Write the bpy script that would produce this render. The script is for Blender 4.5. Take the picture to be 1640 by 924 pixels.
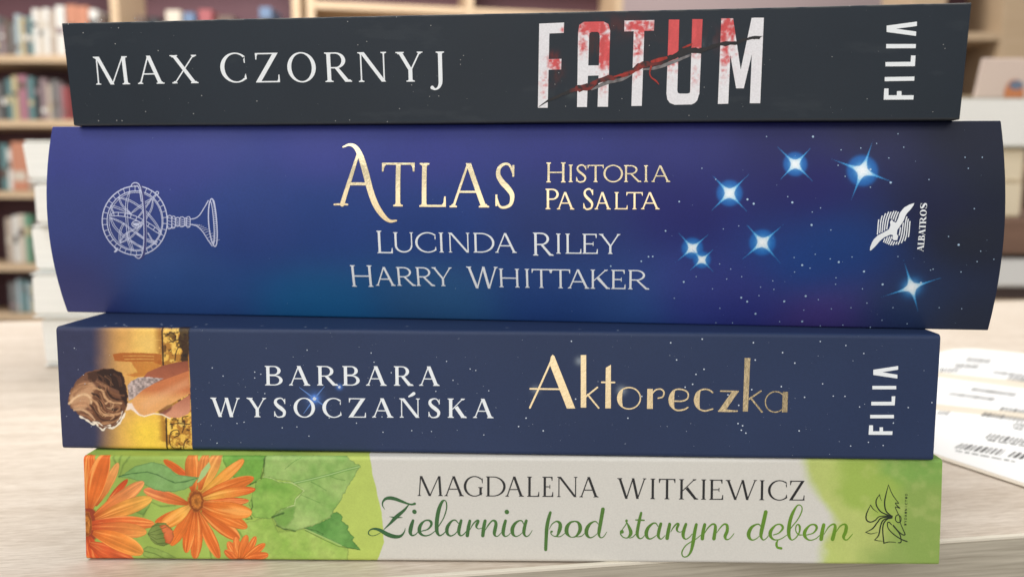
# A stack of four paperbacks, spines to the viewer, on a pale laminate table in a library.
import bpy, math, random
import numpy as np
from mathutils import Vector, Matrix
from mathutils.geometry import delaunay_2d_cdt

for o in list(bpy.data.objects): bpy.data.objects.remove(o)
scene = bpy.context.scene
COL = scene.collection
R = math.radians
random.seed(7)
RNG = np.random.default_rng(11)

# ------------------------------------------------------------------ camera
cam_d = bpy.data.cameras.new('camera'); cam = bpy.data.objects.new('camera', cam_d); COL.objects.link(cam)
cam_d.sensor_width = 36.0; cam_d.lens = 36.0*1301.1/1640
cam_d.clip_start = 0.01; cam_d.clip_end = 50
cam.rotation_mode = 'QUATERNION'
cam.rotation_quaternion = (Matrix.Rotation(R(90)-0.1233, 4, 'X') @ Matrix.Rotation(0.0021, 4, 'Z')).to_quaternion()
cam.location = (0, 0, 0.08779)
cam_d.dof.use_dof = True; cam_d.dof.focus_distance = 0.186; cam_d.dof.aperture_fstop = 13.5
scene.camera = cam

# ------------------------------------------------------------------ light of the room
world = bpy.data.worlds.new('World'); scene.world = world; world.use_nodes = True
nt = world.node_tree; bg = nt.nodes['Background']
tc = nt.nodes.new('ShaderNodeTexCoord'); sp = nt.nodes.new('ShaderNodeSeparateXYZ')
nt.links.new(tc.outputs['Generated'], sp.inputs[0])
rz = nt.nodes.new('ShaderNodeValToRGB'); mr = nt.nodes.new('ShaderNodeMapRange')
mr.inputs['From Min'].default_value = -1; mr.inputs['From Max'].default_value = 1
nt.links.new(sp.outputs['Z'], mr.inputs['Value']); nt.links.new(mr.outputs[0], rz.inputs[0])
els = rz.color_ramp.elements
els[0].position = 0.0; els[0].color = (.16, .14, .12, 1)
els[1].position = 1.0; els[1].color = (.95, .97, 1.0, 1)
for p_, c_ in ((.42, (.26, .23, .2, 1)), (.56, (.55, .54, .53, 1)), (.75, (1.0, 1.0, 1.0, 1))):
    e = els.new(p_); e.color = c_
# two added bright lobes, low in front and left, lift the spines and foil
dt = nt.nodes.new('ShaderNodeVectorMath'); dt.operation = 'DOT_PRODUCT'; dt.inputs[1].default_value = Vector((-.30, -.90, -.28)).normalized()
nt.links.new(tc.outputs['Generated'], dt.inputs[0])
m3 = nt.nodes.new('ShaderNodeMapRange'); m3.interpolation_type = 'SMOOTHSTEP'
m3.inputs['From Min'].default_value = .80; m3.inputs['From Max'].default_value = .985; m3.inputs['To Min'].default_value = .5; m3.inputs['To Max'].default_value = 1.7
nt.links.new(dt.outputs['Value'], m3.inputs['Value'])
d2 = nt.nodes.new('ShaderNodeVectorMath'); d2.operation = 'DOT_PRODUCT'; d2.inputs[1].default_value = Vector((-.16, -.95, -.25)).normalized()
nt.links.new(tc.outputs['Generated'], d2.inputs[0])
m4 = nt.nodes.new('ShaderNodeMapRange'); m4.interpolation_type = 'SMOOTHSTEP'
m4.inputs['From Min'].default_value = .88; m4.inputs['From Max'].default_value = .99; m4.inputs['To Min'].default_value = 0; m4.inputs['To Max'].default_value = 4.2
nt.links.new(d2.outputs['Value'], m4.inputs['Value'])
ad_ = nt.nodes.new('ShaderNodeMath'); ad_.operation = 'ADD'
nt.links.new(m3.outputs[0], ad_.inputs[0]); nt.links.new(m4.outputs[0], ad_.inputs[1]); nt.links.new(ad_.outputs[0], bg.inputs['Strength'])
nt.links.new(rz.outputs[0], bg.inputs['Color'])

def lamp(name, loc, target, sx, sy, watts, col):
    d = bpy.data.lights.new(name, 'AREA'); d.shape = 'RECTANGLE'; d.size = sx; d.size_y = sy; d.energy = watts; d.color = col
    o = bpy.data.objects.new(name, d); COL.objects.link(o); o.location = loc
    o.rotation_mode = 'QUATERNION'
    o.rotation_quaternion = (Vector(target)-Vector(loc)).to_track_quat('-Z', 'Y')
    return o
lamp('front_fill', (-0.5, -1.8, 1.32), (0, .2, .06), 4.0, 1.2, 33, (1, .99, .965))  # added lamp behind the camera, brightens the spines and upper foil
lamp('ceiling_lamp', (-0.7, -0.5, 2.0), (0, .2, 0), 1.3, .5, 14, (1, .98, .95))
lamp('ceiling_lamp', (0.5, 1.1, 2.0), (-.1, .3, 0), 1.3, .5, 23, (1, .97, .93))
lamp('ceiling_lamp', (-0.8, 2.0, 2.3), (-.8, 3.5, .3), 1.8, .6, 125, (1, .96, .92))

scene.view_settings.view_transform = 'Standard'; scene.view_settings.look = 'None'
scene.view_settings.exposure = 0; scene.view_settings.gamma = 1
scene.cycles.use_denoising = True
scene.cycles.max_bounces = 6

# ------------------------------------------------------------------ helpers
def lin(c):
    c = np.asarray(c, float)/255.0
    return np.where(c <= .04045, c/12.92, ((c+.055)/1.055)**2.4)

def link(name, me, mat, parent=None):
    o = bpy.data.objects.new(name, me); COL.objects.link(o)
    if mat: me.materials.append(mat)
    if parent: o.parent = parent
    return o
def tag(o, label=None, cat=None, group=None, kind=None):
    if label: o['label'] = label
    if cat: o['category'] = cat
    if group: o['group'] = group
    if kind: o['kind'] = kind
    return o
def empty(name, loc=(0, 0, 0), rz=0):
    o = bpy.data.objects.new(name, None); COL.objects.link(o); o.location = loc; o.rotation_euler = (0, 0, rz)
    o.empty_display_size = .02
    return o
def np_mesh(name, verts, faces, smooth=False, col=None):
    me = bpy.data.meshes.new(name)
    verts = np.asarray(verts, np.float32)
    me.vertices.add(len(verts)); me.vertices.foreach_set('co', verts.ravel())
    if isinstance(faces, np.ndarray):
        n = faces.shape[1]; tot = np.full(len(faces), n); flat = faces.ravel()
    else:
        tot = np.array([len(q) for q in faces]); flat = np.array([i for q in faces for i in q])
    me.loops.add(len(flat)); me.loops.foreach_set('vertex_index', flat.astype(np.int32))
    me.polygons.add(len(tot)); st = np.concatenate([[0], np.cumsum(tot)[:-1]]).astype(np.int32)
    me.polygons.foreach_set('loop_start', st)
    me.update(calc_edges=True)
    me.polygons.foreach_set('use_smooth', np.full(len(tot), bool(smooth)))
    if col is not None:
        a = me.color_attributes.new('Col', 'FLOAT_COLOR', 'POINT')
        c4 = np.ones((len(verts), 4), np.float32); c4[:, :3] = col
        a.data.foreach_set('color', c4.ravel())
    me.validate()
    return me

class MB:                                          # boxes gathered into one mesh, bevelled a little
    def __init__(s): s.v = []; s.f = []
    def box(s, x0, x1, y0, y1, z0, z1, b=0.0, shear=0.0):
        import itertools
        b = min(b, (x1-x0)*.45, (y1-y0)*.45, (z1-z0)*.45)
        n = len(s.v)
        if b <= 0:
            for z in (z0, z1):
                for x, y in ((x0, y0), (x1, y0), (x1, y1), (x0, y1)): s.v.append((x+shear*(z-z0), y, z))
            s.f += [[n+3, n+2, n+1, n], [n+4, n+5, n+6, n+7]] + [[n+i, n+(i+1) % 4, n+4+(i+1) % 4, n+4+i] for i in range(4)]
            return s
        # rounded edges along z and x: octagon rings
        rings = [(z0, b), (z0+b, 0), (z1-b, 0), (z1, b)]
        for z, q in rings:
            X0, X1, Y0, Y1 = x0+q, x1-q, y0+q, y1-q
            c = b*.6
            for x, y in ((X0+c, Y0), (X1-c, Y0), (X1, Y0+c), (X1, Y1-c), (X1-c, Y1), (X0+c, Y1), (X0, Y1-c), (X0, Y0+c)):
                s.v.append((x+shear*(z-z0), y, z))
        s.f.append([n+7-i for i in range(8)]); s.f.append([n+24+i for i in range(8)])
        for k in range(3):
            for i in range(8):
                a = n+8*k
                s.f.append([a+i, a+(i+1) % 8, a+8+(i+1) % 8, a+8+i])
        return s
    def build(s, name, mat, parent=None):
        return link(name, np_mesh(name, s.v, s.f), mat, parent)

# ------------------------------------------------------------------ materials
def mat(name, col=(.5, .5, .5), rough=.5, metal=0, spec=.5):
    m = bpy.data.materials.new(name); m.use_nodes = True
    b = m.node_tree.nodes['Principled BSDF']
    b.inputs['Base Color'].default_value = (*col, 1); b.inputs['Roughness'].default_value = rough
    b.inputs['Metallic'].default_value = metal; b.inputs['Specular IOR Level'].default_value = spec
    return m
def bump_noise(m, scale, strength, dist, detail=3, stretch=None):
    n = m.node_tree.nodes; l = m.node_tree.links; b = n['Principled BSDF']
    t = n.new('ShaderNodeTexCoord'); mp = n.new('ShaderNodeMapping'); no = n.new('ShaderNodeTexNoise'); bu = n.new('ShaderNodeBump')
    l.new(t.outputs['Object'], mp.inputs[0]); l.new(mp.outputs[0], no.inputs['Vector'])
    if stretch: mp.inputs['Scale'].default_value = stretch
    no.inputs['Scale'].default_value = scale; no.inputs['Detail'].default_value = detail
    bu.inputs['Strength'].default_value = strength; bu.inputs['Distance'].default_value = dist
    l.new(no.outputs['Fac'], bu.inputs['Height']); l.new(bu.outputs[0], b.inputs['Normal'])
    return no
def print_mat(name, rough, spec, bump=.25, grain=.06, scuff=0):
    """printed and laminated card: colours from the print, faint grain, fine surface noise"""
    m = mat(name, rough=rough, spec=spec); n = m.node_tree.nodes; l = m.node_tree.links; b = n['Principled BSDF']
    a = n.new('ShaderNodeVertexColor'); a.layer_name = 'Col'
    t = n.new('ShaderNodeTexCoord'); g = n.new('ShaderNodeTexNoise'); g.inputs['Scale'].default_value = 2600; g.inputs['Detail'].default_value = 2
    l.new(t.outputs['Object'], g.inputs['Vector'])
    r = n.new('ShaderNodeMapRange'); r.inputs['From Min'].default_value = .3; r.inputs['From Max'].default_value = .7
    r.inputs['To Min'].default_value = 1-grain; r.inputs['To Max'].default_value = 1+grain
    l.new(g.outputs['Fac'], r.inputs['Value'])
    mx = n.new('ShaderNodeVectorMath'); mx.operation = 'SCALE'
    l.new(a.outputs['Color'], mx.inputs[0]); l.new(r.outputs[0], mx.inputs['Scale']); l.new(mx.outputs[0], b.inputs['Base Color'])
    no = bump_noise(m, 900, bump, .00004, 4)
    # uneven sheen of a handled laminate
    h = n.new('ShaderNodeTexNoise'); h.inputs['Scale'].default_value = 60; h.inputs['Detail'].default_value = 5
    l.new(t.outputs['Object'], h.inputs['Vector'])
    r2 = n.new('ShaderNodeMapRange'); r2.inputs['To Min'].default_value = rough-.07; r2.inputs['To Max'].default_value = rough+.07
    l.new(h.outputs['Fac'], r2.inputs['Value']); l.new(r2.outputs[0], b.inputs['Roughness'])
    return m
M_MATTE = print_mat('soft_touch_cover', .5, .40)
M_NIGHT = print_mat('matt_night_cover', .5, .3)
M_NAVY = print_mat('matt_navy_cover', .52, .36)
M_PAPER = print_mat('uncoated_print_cover', .6, .3, .3, .035)
M_WHITE = mat('white_ink', (.86, .90, .93), .5)
M_PALE = mat('pale_line_ink', (.56, .60, .80), .5)
M_BLACK = mat('black_ink', (.012, .013, .015), .45)
M_LOGO = mat('dark_green_ink', (.012, .022, .008), .5)
M_STAR = print_mat('star_ink', .5, .4)
def foil_mat():
    m = mat('gold_foil', (.68, .58, .38), .21, 1.0)
    bump_noise(m, 1500, .6, .00006, 4)
    return m
M_FOIL = foil_mat()
def pages_mat(name, col):
    m = mat(name, col, .85, 0, .1); n = m.node_tree.nodes; l = m.node_tree.links; b = n['Principled BSDF']
    t = n.new('ShaderNodeTexCoord'); mp = n.new('ShaderNodeMapping'); mp.inputs['Scale'].default_value = (15, 15, 6000)
    no = n.new('ShaderNodeTexNoise'); no.inputs['Scale'].default_value = 1; no.inputs['Detail'].default_value = 2
    l.new(t.outputs['Object'], mp.inputs[0]); l.new(mp.outputs[0], no.inputs['Vector'])
    cr = n.new('ShaderNodeValToRGB'); l.new(no.outputs['Fac'], cr.inputs[0])
    cr.color_ramp.elements[0].position = .3; cr.color_ramp.elements[0].color = (*[q*.86 for q in col], 1)
    cr.color_ramp.elements[1].position = .65; cr.color_ramp.elements[1].color = (*col, 1)
    l.new(cr.outputs[0], b.inputs['Base Color'])
    return m
M_PAGES = pages_mat('cream_page_edges', (.74, .68, .56))
M_PAGESW = pages_mat('white_page_edges', (.86, .86, .82))
M_CREAM = pages_mat('yellowed_page_edges', (.78, .68, .5))

# ------------------------------------------------------------------ numeric painting tools (print artwork, in mm on the spine)
def vnoise(X, Y, scale, seed, octv=4, gain=.5):
    out = np.zeros(np.broadcast(X, Y).shape); amp = 1.0; tot = 0; s = 1.0/scale
    for o in range(octv):
        r = np.random.default_rng(seed+o*17).random((64, 64))
        x = X*s+13.7*o; y = Y*s+5.1*o
        xi = np.floor(x).astype(int); yi = np.floor(y).astype(int); fx = x-xi; fy = y-yi
        fx = fx*fx*(3-2*fx); fy = fy*fy*(3-2*fy)
        a = r[yi % 64, xi % 64]; b = r[yi % 64, (xi+1) % 64]; c = r[(yi+1) % 64, xi % 64]; d = r[(yi+1) % 64, (xi+1) % 64]
        out += amp*((a*(1-fx)+b*fx)*(1-fy)+(c*(1-fx)+d*fx)*fy); tot += amp; amp *= gain; s *= 2
    return out/tot
def sstep(a, b, x):
    t = np.clip((x-a)/(b-a), 0, 1); return t*t*(3-2*t)
def sdist(X, Y, poly):
    """signed distance to a polygon, negative inside"""
    P = np.asarray(poly)[:, :2]; d = np.full(X.shape, 1e9); ins = np.zeros(X.shape, bool); n = len(P)
    for i in range(n):
        a = P[i]; b = P[(i+1) % n]; e = b-a; L = max((e**2).sum(), 1e-12)
        t = np.clip(((X-a[0])*e[0]+(Y-a[1])*e[1])/L, 0, 1)
        d = np.minimum(d, (X-a[0]-t*e[0])**2+(Y-a[1]-t*e[1])**2)
        c = ((a[1] > Y) != (b[1] > Y))
        with np.errstate(divide='ignore', invalid='ignore'):
            xi = a[0]+(Y-a[1])*e[0]/(e[1] if e[1] else 1e-12)
        ins ^= c & (X < xi)
    d = np.sqrt(d); return np.where(ins, -d, d)
def ldist(X, Y, line):
    P = np.asarray(line)[:, :2]; d = np.full(X.shape, 1e9)
    for a, b in zip(P[:-1], P[1:]):
        e = b-a; L = max((e**2).sum(), 1e-12)
        t = np.clip(((X-a[0])*e[0]+(Y-a[1])*e[1])/L, 0, 1)
        d = np.minimum(d, (X-a[0]-t*e[0])**2+(Y-a[1]-t*e[1])**2)
    return np.sqrt(d)
def spline(P, n=8, closed=False):
    P = np.asarray(P, float)
    if len(P) < 3: 
        t = np.linspace(0, 1, n+1)[:, None]; return P[0]*(1-t)+P[-1]*t
    if closed: Q = np.vstack([P[-1], P, P[:2]])
    else: Q = np.vstack([2*P[0]-P[1], P, 2*P[-1]-P[-2]])
    out = []
    for i in range(1, len(Q)-2):
        p0, p1, p2, p3 = Q[i-1:i+3]
        for t in np.arange(n)/n:
            out.append(.5*((2*p1)+(-p0+p2)*t+(2*p0-5*p1+4*p2-p3)*t*t+(-p0+3*p1-3*p2+p3)*t**3))
    out = np.array(out)
    if not closed: out = np.vstack([out, Q[-2]])
    if P.shape[1] > 2: out[:, 2:] = np.maximum(out[:, 2:], .02)
    return out
class Canvas:
    """colours for a grid of points (linear rgb); works on the sub-box a shape needs"""
    def __init__(s, X, Y, C): s.X = X; s.Y = Y; s.C = C
    def sub(s, x0, x1, y0, y1):
        xs = s.X[:, 0]; i0, i1 = np.searchsorted(xs, [x0, x1])
        ys = s.Y[0]; j0, j1 = np.searchsorted(ys, [y0, y1])
        return slice(i0, i1), slice(j0, j1)
    def over(s, sl, a, c):
        C = s.C[sl]; s.C[sl] = C*(1-a[..., None])+np.broadcast_to(c, C.shape)*a[..., None]
    def poly(s, P, col, soft=.08, jag=0, shade=None, seed=1, alpha=1):
        P = np.asarray(P)[:, :2]; m = soft+jag+.3
        sl = s.sub(P[:, 0].min()-m, P[:, 0].max()+m, P[:, 1].min()-m, P[:, 1].max()+m)
        X, Y = s.X[sl], s.Y[sl]
        if X.size == 0: return
        d = sdist(X, Y, P)
        if jag: d = d+(vnoise(X, Y, jag*2.2, seed, 3)-.5)*2*jag
        a = (1-sstep(-soft, soft, d))*alpha
        c = np.broadcast_to(lin(col), X.shape+(3,)) if not callable(shade) else shade(X, Y, d)
        s.over(sl, a, c)
    def line(s, L, col, w, soft=.08, alpha=1, jag=0):
        P = np.asarray(L)[:, :2]; m = w+soft+.3
        sl = s.sub(P[:, 0].min()-m, P[:, 0].max()+m, P[:, 1].min()-m, P[:, 1].max()+m)
        X, Y = s.X[sl], s.Y[sl]
        if X.size == 0: return
        d = ldist(X, Y, P)
        if jag: d = d+(vnoise(X, Y, .7, 5, 2)-.5)*2*jag
        s.over(sl, (1-sstep(w/2-soft, w/2+soft, d))*alpha, lin(col))
    def petal(s, base, tip, W, c1, c2, dark=(150, 60, 25), seed=0, bend=0.0):
        b = np.array(base); t = np.array(tip); ax = t-b; L = np.hypot(*ax); ax /= L; nx = np.array([-ax[1], ax[0]])
        lo = np.minimum(b, t)-W; hi = np.maximum(b, t)+W
        sl = s.sub(lo[0], hi[0], lo[1], hi[1]); X, Y = s.X[sl], s.Y[sl]
        if X.size == 0: return
        u = ((X-b[0])*ax[0]+(Y-b[1])*ax[1])/L; w = (X-b[0])*nx[0]+(Y-b[1])*nx[1]
        w = w-bend*W*np.sin(np.pi*np.clip(u, 0, 1))
        uc = np.clip(u, 0, 1)
        hw = W*.60*np.clip(np.sin(np.pi*np.clip(uc**.95*.93+.07, 0, 1)), 0, 1)**.5*(.42+.58*uc**.7)
        hw = np.where((u < 0) | (u > 1), 0, hw)
        e = np.minimum(hw-np.abs(w), np.minimum(u, 1-u)*L*.7)
        a = sstep(-.05, .07, e+(vnoise(X, Y, .8, seed, 2)-.5)*.12)
        sN = w/np.maximum(hw, .05)
        st = vnoise(sN*3.1+seed*3, u*1.2+seed, 1.0, seed+3, 4)
        wash = vnoise(X, Y, 2.4, seed+9, 3)
        c = lin(c1)[None, None]*(1-uc[..., None])+lin(c2)[None, None]*uc[..., None]
        c = c*(0.62+.72*st[..., None]+.30*(wash[..., None]-.5))
        c = c+(lin((252, 196, 110))-c)*(sstep(.52, .78, st)*.5)[..., None]
        dk = np.clip(1-sstep(0, .16, e), 0, 1)*.42+(1-sstep(0, .26, u))*.42+np.exp(-((sN-.05)/.09)**2)*.16*(1-uc*.5)+np.exp(-((sN+.45)/.06)**2)*.14*(1-uc)
        c = c+(lin(dark)-c)*np.clip(dk, 0, .85)[..., None]
        s.over(sl, a, c)

# ------------------------------------------------------------------ lettering: strokes and glyphs -> polygons (mm)
def strip(L, R_):
    return [np.array([L[i], L[i+1], R_[i+1], R_[i]]) for i in range(len(L)-1)]
def stroke(P, n=6, cap=True, closed=False, scale=1.0):
    """brush stroke: points (x, y, width)"""
    Q = spline(P, n, closed)
    if closed: Q = np.vstack([Q, Q[:1]])
    c = Q[:, :2]; w = Q[:, 2]*scale/2
    d = np.gradient(c, axis=0); d /= np.maximum(np.hypot(d[:, 0], d[:, 1]), 1e-9)[:, None]
    nrm = np.stack([-d[:, 1], d[:, 0]], 1)
    out = strip(c+nrm*w[:, None], c-nrm*w[:, None])
    if cap and not closed:
        for i in (0, -1):
            if w[i] > .03: out.append(disc(c[i], w[i], w[i], 14))
    for i in range(2, len(c)-2, 2):                      # fills the wedge at tight bends
        if w[i] > .06: out.append(disc(c[i], w[i]*.98, w[i]*.98, 10))
    return out
def disc(c, rx, ry, n=20, a0=0):
    t = np.arange(n)/n*2*math.pi
    p = np.stack([rx*np.cos(t), ry*np.sin(t)], 1)
    if a0: p = p@np.array([[math.cos(a0), math.sin(a0)], [-math.sin(a0), math.cos(a0)]])
    return p+np.array(c)
def ring(cx, cy, rx, ry, ix, iy, a0=0, a1=360, n=40, icx=None):
    t = np.radians(np.linspace(a0, a1, n)); icx = cx if icx is None else icx
    O = np.stack([cx+rx*np.cos(t), cy+ry*np.sin(t)], 1); I = np.stack([icx+ix*np.cos(t), cy+iy*np.sin(t)], 1)
    return strip(O, I)
def rect(x0, y0, x1, y1): return np.array([(x0, y0), (x1, y0), (x1, y1), (x0, y1)], float)
def bar(x0, y0, x1, y1, w):                                   # horizontal-cut diagonal
    return np.array([(x0-w/2, y0), (x0+w/2, y0), (x1+w/2, y1), (x1-w/2, y1)], float)
def serif(x, w, y, d, P, l=1, r=1):
    sl, st, br = P['sl'], P['st'], P['br']
    if sl <= 0: return []
    L, Rr = x-w/2, x+w/2
    p = [(L-sl*l, y), (Rr+sl*r, y), (Rr+sl*r, y+d*st)]
    if r: p += [(Rr+sl*r*.3, y+d*(st+br*.3))]
    p += [(Rr, y+d*(st+br)), (L, y+d*(st+br))]
    if l: p += [(L-sl*l*.3, y+d*(st+br*.3))]
    p += [(L-sl*l, y+d*st)]
    return [np.array(p, float)]
def vstem(x, w, P, y0=0, y1=1, bot=True, top=True):
    o = [rect(x-w/2, y0, x+w/2, y1)]
    if bot: o += serif(x, w, y0, 1, P)
    if top: o += serif(x, w, y1, -1, P)
    return o
def arm(x0, x1, y, h, P, d, size=.2):                          # hairline arm ending in a wedge
    o = [rect(x0, y if d > 0 else y-h, x1, y+h if d > 0 else y)]
    o.append(np.array([(x1-.1, y+d*h*.9), (x1-.015, y), (x1, y), (x1, y+d*size*.2), (x1-.005, y+d*size), (x1-.04, y+d*size), (x1-.06, y+d*(h+.05))]))
    return o
def glyph(ch, W, P):
    S, h, sl = P['S'], P['h'], P['sl']; o = []
    if ch == 'I': o += vstem(W/2, S, P)
    elif ch == 'A':
        xl = sl+h*.6; xr = W-sl-S*.55; ax = W*.47
        o += [bar(xl, 0, ax-h*.1, 1, h*1.25), bar(xr, 0, ax, 1.0, S*1.12)]
        yb = .33; o += [rect(xl+(ax-xl)*yb, yb, xr+(ax-xr)*yb, yb+h)]
        o += serif(xl, h*1.2, 0, 1, P)+serif(xr, S*1.12, 0, 1, P)
    elif ch in 'BPR':
        x = sl+S/2; o += vstem(x, S, P)
        if ch == 'B':
            r1 = W*.90-x; r2 = W-x
            for cy, ry, rx in ((.76, .24, r1*.55), (.265, .265, r2*.6)):
                cx = (x+(r1 if cy > .5 else r2))-rx
                o += ring(cx, cy, rx, ry, max(rx-S, .02), ry-h, -90, 90)+[rect(x, cy+ry-h, cx, cy+ry), rect(x, cy-ry, cx, cy-ry+h)]
        else:
            full = W-x if ch == 'P' else (W*.80-x); ry = .27; cy = .73; rx = full*.6; cx = x+full-rx
            o += ring(cx, cy, rx, ry, max(rx-S, .02), ry-h, -90, 90)+[rect(x, 1-h, cx, 1), rect(x, cy-ry, cx, cy-ry+h)]
            if ch == 'R':
                xs = x+full*.45; xe = W-sl*.4-S*.6
                o += [np.array([(xe+S*.55, 0), (xs+S*.62, .47), (xs-S*.45, .47), (xe-S*.75, 0)])]+serif(xe, S*1.2, 0, 1, P, 0, .7)
    elif ch in 'CG':
        rx = W*.60 if ch == 'C' else W*.56; rx = max(rx, .3); cx = rx; ry = .5+.015
        end = 312 if ch == 'C' else 318
        o += ring(cx, .5, rx, ry, rx-S, ry-h, 48, end, 56, icx=cx+S*.10)
        tx = cx+rx*math.cos(R(48)); 
        dx = W-.012
        o += [np.array([(tx-.03, .5+ry*math.sin(R(48))+.00), (tx+.06, .5+ry*math.sin(R(52))), (dx, .94), (dx, .66), (dx-.035, .66), (dx-.05, .78), (tx-.02, .5+(ry-h)*math.sin(R(50))-.02)])]
        if ch == 'G':
            gx = W-sl-S*.5; o += [rect(gx-S/2, .06, gx+S/2, .46)]+serif(gx, S, .46, -1, P)
            bx = cx+rx*math.cos(R(318)); o += [np.array([(bx-.06, .5-(ry)*math.sin(R(48))), (gx, .03), (gx+S/2, .1), (gx-S/2, .16), (bx-.06, .5-(ry-h)*math.sin(R(46)))])]
        else:
            bx = cx+rx*math.cos(R(312)); yb = .5-ry*math.sin(R(48))
            o += [np.array([(bx-.05, yb-.02), (bx+.02, yb-.01), (W, .26), (W-.02, .30), (bx-.06, yb+h+.02)])]
    elif ch in 'OQ':
        rx = W/2; o += ring(rx, .5, rx, .515, rx-S*1.05, .515-h, 0, 360, 64)
    elif ch == 'D':
        x = sl+S/2; o += vstem(x, S, P); rx = min((W-x)*.72, .5+.2*W); cx = W-rx
        o += ring(cx, .5, rx, .5, rx-S*1.05, .5-h, -90, 90, 40)+[rect(x, 1-h, cx, 1), rect(x, 0, cx, h)]
    elif ch in 'EFL':
        x = sl+S/2; o += vstem(x, S, P, top=True, bot=True)
        if ch in 'EF': o += arm(x, W*(.93 if ch == 'E' else 1), 1, h, P, -1); o += [rect(x, .5-h/2, W*.72, .5+h/2), rect(W*.72-.035, .40, W*.72, .60)]
        if ch in 'EL': o += arm(x, W, 0, h, P, 1, .24)
    elif ch == 'T':
        x = W/2; o += vstem(x, S, P, top=False); o += arm(x, W, 1, h, P, -1)
        o += [q*np.array([-1, 1])+np.array([W, 0]) for q in arm(x, W, 1, h, P, -1)]
    elif ch == 'H':
        a, b = sl+S/2, W-sl-S/2; o += vstem(a, S, P)+vstem(b, S, P)+[rect(a, .5-h/2, b, .5+h/2)]
    elif ch == 'K':
        x = sl+S/2; o += vstem(x, S, P); xt = W*.80; xe = W-sl*.6-S*.6
        o += [bar(x+S*.4, .42, xt, 1, h*1.3)]+serif(xt, h*1.2, 1, -1, P)
        jx = x+S*.4+(xt-x-S*.4)*.3; o += [np.array([(xe+S*.6, 0), (jx+S*.75, .62), (jx-S*.25, .52), (xe-S*.7, 0)])]+serif(xe, S*1.25, 0, 1, P, .6, .6)
    elif ch == 'M':
        a, b = sl+h*.7, W-sl-S*.5; at = a+.05*W*P.get('sp', 1); bt = b-.05*W*P.get('sp', 1); mx = (a+b)/2
        o += [bar(a, 0, at, 1, h*1.15), bar(b, 0, bt, 1, S), bar(mx, 0, at+S*.2, 1, S*1.08), bar(mx, 0, bt-S*.2, 1, h*1.15)]
        o += serif(a, h, 0, 1, P)+serif(b, S, 0, 1, P)
        if P.get('sp', 1) < 1: o += serif(at, S*.8, 1, -1, P, 1, 0)+serif(bt, S, 1, -1, P, 0, 1)
    elif ch == 'N':
        a, b = sl+h*.6, W-sl-h*.6
        o += [rect(a-h*.55, 0, a+h*.55, 1), rect(b-h*.55, 0, b+h*.55, 1), bar(b-S*.12, 0, a+S*.3, 1, S*1.12)]
        o += serif(a, h, 0, 1, P)+serif(b, h, 1, -1, P)+serif(a, S*.5, 1, -1, P, 1, 0)
    elif ch == 'S':
        w = W; c = [(w*.90, .76, h*.9), (w*.72, .95, h*1.1), (w*.48, .985, h*1.3), (w*.22, .90, S*.75), (w*.17, .74, S*.95), (w*.36, .58, S*1.12), (w*.62, .45, S*1.15), (w*.84, .29, S*.98), (w*.78, .09, S*.7), (w*.5, .012, h*1.3), (w*.24, .04, h*1.1), (w*.08, .24, h*.9)]
        o += stroke(np.array(c), 6, False)
        o += [rect(w*.90-.025, .70, w*.90+.02, .96), rect(w*.08-.02, .04, w*.08+.025, .30)]
    elif ch == 'U':
        a, b = sl+S/2, W-sl-h*.6; cy = .34; cx = (a-S/2+b+h*.55)/2; rx = cx-(a-S/2)
        o += [rect(a-S/2, cy, a+S/2, 1), rect(b-h*.55, cy, b+h*.55, 1)]+serif(a, S, 1, -1, P)+serif(b, h, 1, -1, P)
        o += ring(cx, cy, rx, cy+.015, rx-S*.85, cy+.015-h*1.2, 180, 360, 30, icx=cx+S*.12)
    elif ch == 'W':
        n = [sl+S*.5, W*.32, W*.54, W*.70, W-sl-h*.6]
        o += [bar(n[1], 0, n[0], 1, S*1.06), bar(n[1], 0, n[2], 1, h*1.2), bar(n[3], 0, n[2]-.0, 1, S*1.06), bar(n[3], 0, n[4], 1, h*1.2)]
        o += serif(n[0], S, 1, -1, P)+serif(n[4], h, 1, -1, P)
    elif ch == 'X':
        a, b = sl+S*.5, W-sl-S*.55; c, d = sl+h, W-sl-h
        o += [bar(b, 0, a, 1, S*1.15), bar(c, 0, d, 1, h*1.3)]
        o += serif(a, S, 1, -1, P)+serif(b, S, 0, 1, P)+serif(c, h, 0, 1, P)+serif(d, h, 1, -1, P)
    elif ch == 'Y':
        a, b = sl+S*.5, W-sl-h; x = W*.52
        o += [rect(x-S/2, 0, x+S/2, .46), bar(x, .40, a, 1, S*1.05), bar(x+S*.2, .40, b, 1, h*1.3)]
        o += serif(x, S, 0, 1, P)+serif(a, S, 1, -1, P)+serif(b, h, 1, -1, P)
    elif ch == 'Z':
        o += [bar(S*.7, 0, W-S*.75, 1, S*1.3)]
        o += arm(.05, W, 0, h, P, 1, .26)
        o += [q*np.array([-1, 1])+np.array([W, 0]) for q in arm(.05, W*.95, 1, h, P, -1, .22)]
    elif ch == 'J':
        x = W-sl-S/2; o += [rect(x-S/2, .1, x+S/2, 1)]+serif(x, S, 1, -1, P)
        o += stroke(np.array([(x, .12, S), (x-.01, -.06, S*.92), (x-.08, -.2, S*.6), (x-.2, -.255, S*.45), (x-.30, -.2, S*.9)]), 6)
    return o
FONT_BOOK = dict(S=.140, h=.045, sl=.078, st=.032, br=.045, sp=.35)
FONT_BOLD = dict(S=.165, h=.048, sl=.075, st=.035, br=.05, sp=.35)
FONT_ROMAN = dict(S=.108, h=.054, sl=.060, st=.030, br=.035, sp=1)
FONT_FOIL = dict(S=.110, h=.046, sl=.060, st=.032, br=.045, sp=1)
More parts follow.
